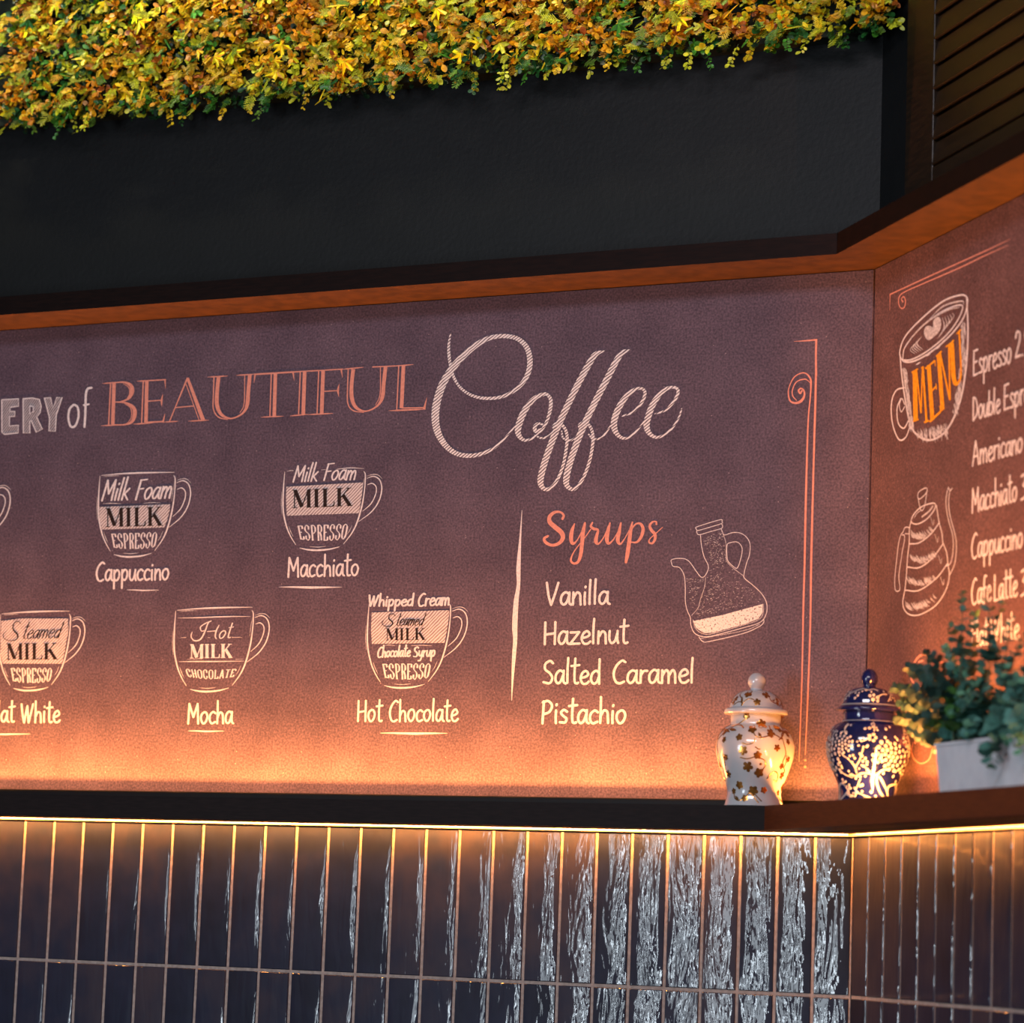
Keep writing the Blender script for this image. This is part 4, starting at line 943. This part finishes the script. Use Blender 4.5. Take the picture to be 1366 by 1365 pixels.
def decoL(mb):
    for rot in (0, 2.0, -2.0):
        for (x, y, r) in ((380, 262, 38), (546, 265, 38), (462, 345, 34), (262, 310, 28), (655, 345, 22)): J.blob(mb, lid, x, y, r, rot, petals=5, ph=x)
        for st in ([(312, 385), (345, 335), (395, 312), (435, 325)], [(312, 385), (322, 320), (300, 270), (345, 228)], [(580, 298), (600, 330), (645, 350)], [(240, 372), (280, 345), (312, 345)]): J.stroke(mb, lid, st, 10, rot)
        J.stroke(mb, lid, [(315, 375, .3), (318, 330, 2), (322, 290, .2)], 12, rot); J.stroke(mb, lid, [(600, 315, .3), (620, 322, 1.6), (625, 300, .2)], 10, rot)
J.lathe_part('body', body, decoW, J.root)
ld = J.lathe_part('lid', lid, decoL, J.root)
knob = smooth_prof([(2, 44), (34, 50), (66, 75), (84, 110), (86, 140), (78, 170), (62, 192), (58, 206), (66, 211)])
J.lathe_part('knob', knob, None, ld)
# blue
J = Jar(1156.5, -.192, 0, 1312, 6.825, 'cobalt blue lidded ginger jar with raised cream blossom branches beside the plant', M['cobalt'], M['relief'], 1)
J.cx = 450
bodyB = smooth_prof([(228, 458), (234, 475), (236, 545), (255, 560), (300, 585), (342, 640), (368, 710), (377, 790), (364, 880), (334, 970), (295, 1060), (266, 1130), (256, 1200), (262, 1270), (268, 1306), (262, 1312)])
lidB = smooth_prof([(50, 232), (84, 236), (160, 256), (208, 300), (232, 350), (240, 392), (248, 402), (285, 428), (292, 444), (286, 456), (250, 462)])
def decoB(mb):
    rnd = random.Random(2)
    for rot in (0, 2.15, -2.05):
        st = [[(362, 1040), (345, 985), (290, 915), (240, 880), (212, 835)], [(352, 985), (392, 915), (412, 850), (425, 800)], [(362, 1060), (400, 1038), (450, 1035), (530, 1048)], [(320, 1215), (380, 1215), (440, 1240), (515, 1262)],
              [(195, 1000), (250, 1045), (325, 1075)], [(350, 1190), (375, 1130), (395, 1085)], [(240, 1130), (275, 1180), (300, 1250)], [(520, 660), (525, 610), (520, 575)], [(260, 680), (262, 630), (285, 590)], [(150, 760), (150, 700), (185, 640)], [(400, 760), (450, 735), (490, 690)], [(400, 965), (440, 985), (470, 1010)]]
        for s_ in st: J.stroke(mb, bodyB, s_, 12, rot)
        for s_ in ([(650, 990), (590, 1005), (550, 1045), (540, 1110), (565, 1190), (600, 1240), (640, 1285)], [(560, 1060), (600, 1120), (630, 1190), (650, 1280)], [(632, 1190), (650, 1140), (715, 1112)], [(725, 1130), (700, 1200), (660, 1275)]): J.stroke(mb, bodyB, s_, 20, rot)
        spots = [(235 + 62 * math.cos(a) * q, 765 + 62 * math.sin(a) * q, 15) for q, m in ((.0, 1), (.52, 6), (1.0, 11), (1.45, 12)) for a in [2 * PI * k / m + q for k in range(m)]]
        spots += [(690 + 66 * math.cos(a) * q, 880 + 75 * math.sin(a) * q, 19) for q, m in ((.0, 1), (.55, 6), (1.1, 11), (1.6, 15)) for a in [2 * PI * k / m + q * 2 for k in range(m)]]
        spots += [(505 + 30 * math.cos(a), 715 + 30 * math.sin(a), 17) for a in [k * 1.257 for k in range(5)]] + [(540 + 36 * math.cos(a), 895 + 38 * math.sin(a), 19) for a in [k * 1.257 for k in range(5)]]
        spots += [(325 + 40 * math.cos(a), 1205 + 40 * math.sin(a), 14) for a in [k * 1.05 for k in range(6)]] + [(730 + 40 * math.cos(a), 1050 + 50 * math.sin(a), 16) for a in [k * 1.05 for k in range(6)]]
        spots += [(560, 800, 22), (585, 755, 22), (620, 710, 16), (640, 745, 18), (730, 720, 18), (710, 700, 14), (600, 1030, 15)]
        for s_ in st:
            for p in s_:
                for _ in range(2): spots.append((p[0] + rnd.uniform(-32, 32), p[1] + rnd.uniform(-28, 28), rnd.uniform(9, 14)))
        for (x, y, r) in [(440, 635, 15), (480, 628, 16), (500, 590, 12), (545, 575, 10), (625, 630, 16), (660, 610, 12), (190, 660, 12), (130, 740, 12), (140, 830, 14), (285, 600, 12), (380, 790, 12), (460, 790, 14), (410, 885, 14), (440, 905, 14), (455, 935, 13), (290, 1020, 14), (210, 940, 14), (230, 990, 13), (175, 980, 12), (345, 905, 13), (300, 885, 13), (330, 880, 13), (410, 1140, 16), (490, 1200, 16), (480, 1285, 13)]: spots.append((x, y, r))
        for (x, y, r) in spots:
            if 575 < y < 1295 and abs(x - J.cx) < interp_prof(bodyB, y) * 1.02: J.blob(mb, bodyB, x, y, r * .92, rot, dome=.0022)
    for (y, w_) in ((552, 9), (1303, 12)):
        for k in range(72): 
            a0, a1 = 2 * PI * k / 72, 2 * PI * (k + 1) / 72
            mb.add([J.surf(bodyB, a, yy, .0008) for a, yy in ((a0, y - w_ / 2), (a1, y - w_ / 2), (a1, y + w_ / 2), (a0, y + w_ / 2))], [(0, 1, 2, 3)], 1)
def decoBL(mb):
    for rot in (0, 2.1, -2.1):
        for s_ in ([(250, 372), (290, 320), (350, 285), (430, 258)], [(430, 258), (470, 272), (520, 262), (560, 275)], [(560, 330), (600, 310), (640, 305)], [(300, 300), (330, 275)]): J.stroke(mb, lidB, s_, 11, rot)
        for (x, y, r) in ((352, 350, 14), (378, 325, 13), (360, 300, 10), (390, 300, 9), (515, 362, 19), (488, 328, 16), (522, 318, 15), (556, 342, 18), (556, 375, 15), (500, 290, 10), (450, 275, 9), (420, 285, 9), (300, 330, 9), (270, 355, 9), (610, 280, 10)): J.blob(mb, lidB, x, y, r, rot, dome=.002)
    for k in range(72):
        a0, a1 = 2 * PI * k / 72, 2 * PI * (k + 1) / 72
        mb.add([J.surf(lidB, a, yy, .0008) for a, yy in ((a0, 396), (a1, 396), (a1, 410), (a0, 410))], [(0, 1, 2, 3)], 1)
J.lathe_part('body', bodyB, decoB, J.root)
ld = J.lathe_part('lid', lidB, decoBL, J.root)
knob = smooth_prof([(2, 64), (30, 70), (60, 98), (76, 135), (78, 165), (70, 198), (60, 216), (62, 232), (80, 237)])
J.lathe_part('knob', knob, None, ld)

# ------------------------------------------------------------------ plant in a white trough
sA = hit_right(1243, 1030, .165).dot(DR)
LEN, NB_, NF_, HP = .37, .075, .165, .0825
pr = empty('potted_plant', rpt(sA + LEN / 2, ZS, (NB_ + NF_) / 2), 'leafy green eucalyptus style plant in a white rectangular trough on the shelf', 'plant')
def trough():
    mb = MB(); rings = []
    def ring(ins, z, rad=.008):
        pts = []
        for (s, n, a0) in ((sA + ins + rad, NB_ + ins + rad, PI), (sA + LEN - ins - rad, NB_ + ins + rad, 1.5 * PI), (sA + LEN - ins - rad, NF_ - ins - rad, 0), (sA + ins + rad, NF_ - ins - rad, .5 * PI)):
            for k in range(5):
                a = a0 + .5 * PI * k / 4
                pts.append(rpt(s + math.cos(a) * rad, ZS + z, n + math.sin(a) * rad))
        return pts
    prof = [(.010, 0), (.0085, .002), (.002, HP - .006), (.0, HP - .005), (.0, HP - .001), (.001, HP), (.005, HP), (.006, HP - .002), (.008, HP - .02)]
    R_ = [ring(i, z, max(.004, .009 - i * .3)) for i, z in prof]; n = len(R_[0])
    vs = [p for r in R_ for p in r]; fs = [(i * n + k, i * n + (k + 1) % n, (i + 1) * n + (k + 1) % n, (i + 1) * n + k) for i in range(len(R_) - 1) for k in range(n)]
    fs.append(tuple(range(n))[::-1]); mb.add(vs, fs)
    o = mb.build('planter', M['pot'], pr, origin=pr.location, fixn=True); tag(o, 'plain white rectangular trough')
    ms = MB(); q = ring(.0075, HP - .014, .006); ms.add(q, [tuple(range(n))]); ms.build('soil', M['soil'], pr, origin=pr.location)
trough()
def leaf_disc(mb, p, d, nrm, L, Wd, c, notch=.3, cup=.12):
    """roundish leaf from base p along d"""
    d = d.normalized(); s_ = d.cross(nrm).normalized(); nn = s_.cross(d)
    vs = [p]
    prof = [(.0, .06), (.12, .40), (.35, .86), (.6, 1.0), (.82, .80), (.95, .42)]
    lft, rgt, mid = [], [], []
    for t, w_ in prof:
        e = .5 * Wd * w_; b = p + d * (L * t) + nn * (-.10 * L * t * t)
        lft.append(b + s_ * e + nn * (cup * e)); rgt.append(b - s_ * e + nn * (cup * e)); mid.append(b)
    tip = p + d * L + nn * (-.10 * L)
    vs = lft + mid + rgt + [tip]; n = len(prof); fs = []
    for i in range(n - 1): fs += [(i, i + 1, n + i + 1, n + i), (n + i, n + i + 1, 2 * n + i + 1, 2 * n + i)]
    fs += [(n - 1, 3 * n, 2 * n - 1), (2 * n - 1, 3 * n, 3 * n - 1)]
    mb.add(vs, fs, 0, c)
def plant():
    rnd = random.Random(21); lv = MB(); sm_ = MB(); mid = pr.location
    tg = [(1196, 918, .5), (1203, 958, .2), (1214, 892, .7), (1236, 872, .5), (1250, 900, .2), (1268, 838, .5), (1262, 865, .9), (1284, 794, .45), (1300, 820, .8), (1318, 792, .3), (1336, 806, .6), (1350, 826, .35), (1366, 850, .6), (1290, 870, .2), (1322, 868, .8), (1340, 890, .1), (1225, 940, .85), (1243, 968, .15), (1275, 950, .0), (1218, 975, .6),
          (1380, 860, .4), (1400, 835, .6), (1420, 880, .3), (1445, 900, .7), (1470, 930, .5), (1490, 960, .4), (1358, 905, .0), (1300, 930, .0), (1330, 955, .0), (1265, 925, .4), (1235, 905, .9), (1395, 930, .1), (1372, 965, .0), (1345, 985, -.05), (1310, 900, .5), (1280, 895, .6),
          (1205, 938, .8), (1255, 985, .3), (1292, 975, -.02), (1240, 925, .0)]
    for (x, y, dn) in tg + [(rnd.uniform(1235, 1460), rnd.uniform(905, 985), rnd.uniform(-.1, 1)) for _ in range(48)] + [(1323, 1023, -.22), (1362, 1004, -.15)]:
        n = NF_ - (NF_ - NB_) * dn
        end = hit_right(x, y, n)
        rs = min(max(end.dot(DR) * .6 + (sA + LEN * .32) * .4, sA + .02), sA + LEN - .02)
        root = rpt(rs, ZS + HP - .012, .5 * (NB_ + NF_) + rnd.uniform(-.025, .025))
        if dn < -.1: top = rpt(end.dot(DR), ZS + HP + .02, NF_ + .004); P = cr([root, top, end + V((0, 0, .02)), end], 6)
        else:
            c1_ = root + V((0, 0, 1)) * max((end.z - root.z) * .55, .02) + (end - root) * .15
            P = [root * (1 - t) ** 2 + c1_ * 2 * t * (1 - t) + end * t * t for t in [k / 12 for k in range(13)]]
        P = [V(p) for p in P]
        sm_.tube(P, [.0016 - .001 * i / len(P) for i in range(len(P))], 5)
        L_ = sum((P[i + 1] - P[i]).length for i in range(len(P) - 1)); step = .0105; acc = 0; az = rnd.uniform(0, PI)
        warm = rnd.random()
        for i in range(1, len(P)):
            seg = (P[i] - P[i - 1]); acc += seg.length; t = i / (len(P) - 1)
            if t < (.45 if y < 880 else .22): continue
            while acc > step:
                acc -= step; az += 1.7; tdir = seg.normalized()
                u = tdir.cross(V((.3, .2, 1))).normalized(); w_ = tdir.cross(u)
                for sgn in (1, -1):
                    q = u * math.cos(az) * sgn + w_ * math.sin(az) * sgn
                    sz = (.032 - .017 * t ** 2) * (.72 if y < 880 else 1) * rnd.uniform(.75, 1.15)
                    d = (q + tdir * rnd.uniform(.3, .9)).normalized()
                    g = rnd.random()
                    c = (.040 + .06 * g, .14 + .12 * g, .115 + .09 * g) if warm < .90 else (.05 + .04 * g, .15 + .07 * g, .04)
                    if x < 1262: c = tuple(v * .30 for v in c)  # shade painted into the left leaves against the strip's glow
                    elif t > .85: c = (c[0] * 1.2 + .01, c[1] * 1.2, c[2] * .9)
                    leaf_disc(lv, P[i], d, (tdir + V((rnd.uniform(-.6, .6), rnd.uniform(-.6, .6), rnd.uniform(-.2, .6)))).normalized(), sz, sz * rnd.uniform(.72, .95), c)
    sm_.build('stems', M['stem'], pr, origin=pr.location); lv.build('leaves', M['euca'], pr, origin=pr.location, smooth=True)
plant()

# ------------------------------------------------------------------ artificial foliage panel over the black wall
def foliage():
    rnd = random.Random(77)
    e0_, e1_ = hit_main(0, 172, .05), hit_main(1160, 42, .05)
    z0 = (e0_.z + e1_.z) / 2; z1 = z0 + .62
    xa, xb = -3.3, hit_main(1222, 30, .05).x
    root = empty('foliage_panel', ((xa + xb) / 2, -.02, z0), 'dense artificial foliage panel of orange, yellow and green leaves high on the black wall', 'foliage')
    xe = corner(-.034, -.035).x - .012
    mb = MB(); mb.prism([(xa, -.012), (xe, -.012), (xe, .0345), (xa, .0345)], z0 + .015, z1)
    mb.build('backing_mat', M['mat'], root, origin=root.location, fixn=True)
    xv = -2.05        # only the stretch in view needs the full density
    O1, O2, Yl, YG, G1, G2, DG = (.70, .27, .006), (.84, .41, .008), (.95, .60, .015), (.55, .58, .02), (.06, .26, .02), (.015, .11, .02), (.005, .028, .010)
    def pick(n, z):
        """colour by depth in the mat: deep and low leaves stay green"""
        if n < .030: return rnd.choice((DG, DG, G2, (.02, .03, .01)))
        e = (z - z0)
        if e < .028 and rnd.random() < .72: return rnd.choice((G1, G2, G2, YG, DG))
        patch = noise.noise(V((e * 9, n * 8, px_ * 7)))
        if patch < -.28: return rnd.choice((G1, G2, DG, YG, O1))
        if patch > .22: return rnd.choice((YG, Yl, Yl, YG, O2))
        return rnd.choice((O1, O1, O2, O2, Yl, YG, O1, (.35, .09, .01)))
    def J_(c): k = rnd.uniform(.65, 1.25); return tuple(min(1, v * k) for v in c)
    def rpos():
        x = rnd.uniform(xv, xb) if rnd.random() < .9 else rnd.uniform(xa, xv)
        h = rnd.random(); z = z0 + (rnd.uniform(0, .40) if rnd.random() < .93 else rnd.uniform(.40, .62)); n = .012 + .075 * rnd.random() ** .8
        edge = .018 * noise.noise(V((x * 7, 0, 3))) + .010 * noise.noise(V((x * 25, 0, 9)))
        return min(x, corner(n, .006 if n < .06 else -.004).x), z + edge, n
    out = V((0, -1, 0))
    bw, iv, fn, ln = MB(), MB(), MB(), MB()
    global px_
    # sprigs of small oval leaves
    for _ in range(5400):
        x, z, n = rpos(); px_ = x; c0_ = pick(n, z)
        ax = (out * rnd.uniform(.5, 1.2) + V((rnd.uniform(-1, 1), 0, rnd.uniform(-1.1, .5)))).normalized()
        p = V((x, -n, z)); L = rnd.uniform(.02, .04)
        for k in range(rnd.randint(4, 8)):
            t = k / 7; q = p + ax * L * t
            d = (ax * .5 + V((rnd.uniform(-1, 1), rnd.uniform(-1, .3), rnd.uniform(-1, 1)))).normalized()
            s_ = rnd.uniform(.010, .0195)
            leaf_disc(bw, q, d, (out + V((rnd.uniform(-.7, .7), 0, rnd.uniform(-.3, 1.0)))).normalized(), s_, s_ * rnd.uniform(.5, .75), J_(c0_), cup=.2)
    # ivy leaves with five pointed lobes
    star = []
    for (a, r) in ((-90, .10), (-58, .55), (-30, .80), (8, .34), (28, .78), (48, .85), (68, .40), (90, 1.15), (112, .40), (132, .85), (152, .78), (172, .34), (210, .80), (238, .55)):
        star.append((math.cos(math.radians(a)) * r, math.sin(math.radians(a)) * r))
    for _ in range(190):
        x, z, n = rpos(); n = max(n, .045) + .022; px_ = x
        if z < z0 + .02: z += .03
        d = V((rnd.uniform(-1, 1), -.3, rnd.uniform(-1.1, .1))).normalized(); nr = (out * 1.1 + V((rnd.uniform(-.6, .6), 0, rnd.uniform(.0, 1.0)))).normalized()
        s_ = d.cross(nr).normalized(); nn = s_.cross(d).normalized(); R = rnd.uniform(.020, .038); x = min(x, xb - .05)
        p = V((x, -n, z)); c = J_(rnd.choice((O1, O2, O2, O1, Yl, G1, G2, YG)))
        vs = [p + nn * .004] + [p + s_ * (a * R) + d * (b * R) - nn * (.004 + .25 * R * (a * a)) for a, b in star]
        for k in range(len(star)):
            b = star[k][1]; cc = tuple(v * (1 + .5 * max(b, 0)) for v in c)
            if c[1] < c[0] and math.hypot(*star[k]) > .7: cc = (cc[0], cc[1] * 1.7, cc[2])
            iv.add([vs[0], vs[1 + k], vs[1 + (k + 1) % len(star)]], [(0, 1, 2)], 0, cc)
    # feathery sprays of fine needles
    for _ in range(2300):
        x, z, n = rpos(); n += .012; px_ = x; c = J_(rnd.choice((YG, YG, Yl, (.58, .40, .02), (.20, .33, .03), (.66, .34, .015)))) if z > z0 + .02 else J_(rnd.choice((G1, YG, (.15, .3, .03))))
        d = (out * rnd.uniform(.1, .8) + V((rnd.uniform(-1, 1), 0, rnd.uniform(-1.2, .3)))).normalized()
        sd = d.cross((out + V((rnd.uniform(-.5, .5), 0, .4))).normalized()).normalized(); p = V((x, -n, z)); L = rnd.uniform(.022, .042)
        def needle(q, e, l, w_):
            nrm = e.cross(out).normalized() * w_
            fn.add([q - nrm, q + nrm, q + e * l + nrm * .5, q + e * l - nrm * .5], [(0, 1, 2, 3)], 0, c)
        needle(p, d, L, .0011)
        for k in range(1, 7):
            for sg in (1, -1):
                q = p + d * (L * k / 7); e = (d * .8 + sd * sg * .9 + out * rnd.uniform(-.2, .5)).normalized(); l = L * .42 * (1 - .45 * k / 7)
                needle(q, e, l, .0010)
                for j in (.4, .75):
                    for s2 in (1, -1):
                        needle(q + e * l * j, (e + sd * s2 * .8 + d * .3 * s2).normalized(), l * .42, .0009)
    # long narrow leaves
    for _ in range(300):
        x, z, n = rpos(); n += .015; px_ = x; c = J_(rnd.choice((G1, G1, (.09, .30, .03), YG, Yl, O2)))
        d = (out * rnd.uniform(.0, .7) + V((rnd.uniform(-1, 1), 0, rnd.uniform(-.9, .2)))).normalized()
        leaf_disc(ln, V((x, -n, z)), d, (out + V((0, 0, .6))).normalized(), rnd.uniform(.025, .048), rnd.uniform(.003, .006), c)
    # hanging sprigs along the lower edge
    for _ in range(46):
        x = rnd.uniform(xv, corner(.03, .03).x); p = V((x, -rnd.uniform(.03, .09), z0 + rnd.uniform(-.005, .02))); d = V((rnd.uniform(-.5, .5), rnd.uniform(-.3, .1), -1)).normalized()
        c = rnd.choice((G1, YG, G2, YG, Yl, (.15, .3, .03))); L = rnd.uniform(.015, .045)
        bw.tube([p, p + d * L], .0006, 4, 0, (.05, .08, .02))
        for k in range(5):
            q = p + d * (L * (k + 1) / 5)
            for sg in (1, -1):
                s_ = rnd.uniform(.006, .013); leaf_disc(bw, q + d * rnd.uniform(-.003, .003), (d * rnd.uniform(.3, 1.3) + V((sg, rnd.uniform(-.8, .3), rnd.uniform(-.5, .5)))).normalized(), (out + V((rnd.uniform(-1, 1), 0, rnd.uniform(-.3, .9)))).normalized(), s_, s_ * .7, J_(c))
    for nm2, b_, lab in (('oval_leaves', bw, 'small oval orange and green leaves'), ('ivy_leaves', iv, 'large pointed ivy leaves'), ('fern_sprays', fn, 'feathery yellow green sprays'), ('narrow_leaves', ln, 'long narrow green leaves')):
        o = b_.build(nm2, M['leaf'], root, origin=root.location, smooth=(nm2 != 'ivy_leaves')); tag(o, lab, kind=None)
foliage()

# ------------------------------------------------------------------ light
def area(name, loc, direction, sx, sy, power, color, upv=None, spread=PI):
    ld_ = bpy.data.lights.new(name, 'AREA'); ld_.shape = 'RECTANGLE'; ld_.size = sx; ld_.size_y = sy; ld_.energy = power; ld_.color = color; ld_.spread = spread
    o = bpy.data.objects.new(name, ld_); col.objects.link(o)
    z = -V(direction).normalized(); x = V(upv).normalized(); x = (x - z * x.dot(z)).normalized(); y = z.cross(x)
    mm = Matrix.Identity(4)
    for i in range(3): mm[i][0] = x[i]; mm[i][1] = y[i]; mm[i][2] = z[i]; mm[i][3] = V(loc)[i]
    o.matrix_world = mm; return o
WARM = (1, .33, .06)
LW = .006
# shelf-top strips, sunk in the channel
def strip(which, n, z, direction, plen, col_, width, ds=0):
    if which == 0:
        e = corner(n, n * 1.25).x; L = e - (XL + .1); area('strip_light', V((e - L / 2, -n, z)), direction, L, width, plen * L, col_, (1, 0, 0))
    else:
        s0_ = (corner(n / 1.25, n)).dot(DR) + ds; L = SR - .1 - s0_; area('strip_light', rpt(s0_ + L / 2, z, n), direction, L, width, plen * L, col_, DR)
strip(0, .046, ZS - .0165, V((0, 0, 1)), 16, WARM, LW)
strip(0, .054, ZS - .0075, V((0, 0, 1)), 6, WARM, .003)
strip(1, .070, ZS - .0150, V((0, 0, 1)), 23, WARM, LW, .10)
strip(1, .080, ZS - .0060, V((0, 0, 1)), 10, WARM, .003, .10)
# under-shelf strips
strip(0, .028, .3055, V((0, .35, -1)), 6.5, WARM, .006)
strip(1, .028, .3055, V((0, 0, -1)) - NR * .35, 4.2, WARM, .006)
# tall daylight windows across the room
for i, (x, w_, p) in enumerate(((-2.16, .10, 32), (-2.42, .24, 22), (-2.86, .10, 28), (-3.06, .18, 12))):
    area('daylight', V((x, -5.6, .15)), V((1.8, 5.6, .1)) if 0 else V((.35, 1, .03)), w_, 1.9, p, (.78, .90, 1.0), (1, 0, 0))
area('room_fill', V((.6, -4.6, 2.5)), V((-.25, 1, -.30)), 2.4, .5, 92, (.97, .90, .97), (1, 0, 0))  # unseen fill light added to lift the ambient level
area('foliage_fill', V((-1.33, -.52, 2.62)), V((0, .44, -.54)), 2.3, .03, 2.5, (1, .88, .60), (1, 0, 0), math.radians(34))  # unseen lamp added to brighten the foliage and give it contrast
w = bpy.data.worlds.new('World'); sc.world = w; w.use_nodes = True
bg = w.node_tree.nodes['Background']; bg.inputs[0].default_value = (.55, .60, .72, 1); bg.inputs[1].default_value = .10

sc.view_settings.view_transform = 'Standard'; sc.view_settings.look = 'None'; sc.view_settings.exposure = 0
sc.cycles.use_denoising = True
sc.cycles.max_bounces = 6; sc.cycles.sample_clamp_indirect = 4; sc.cycles.caustics_reflective = False
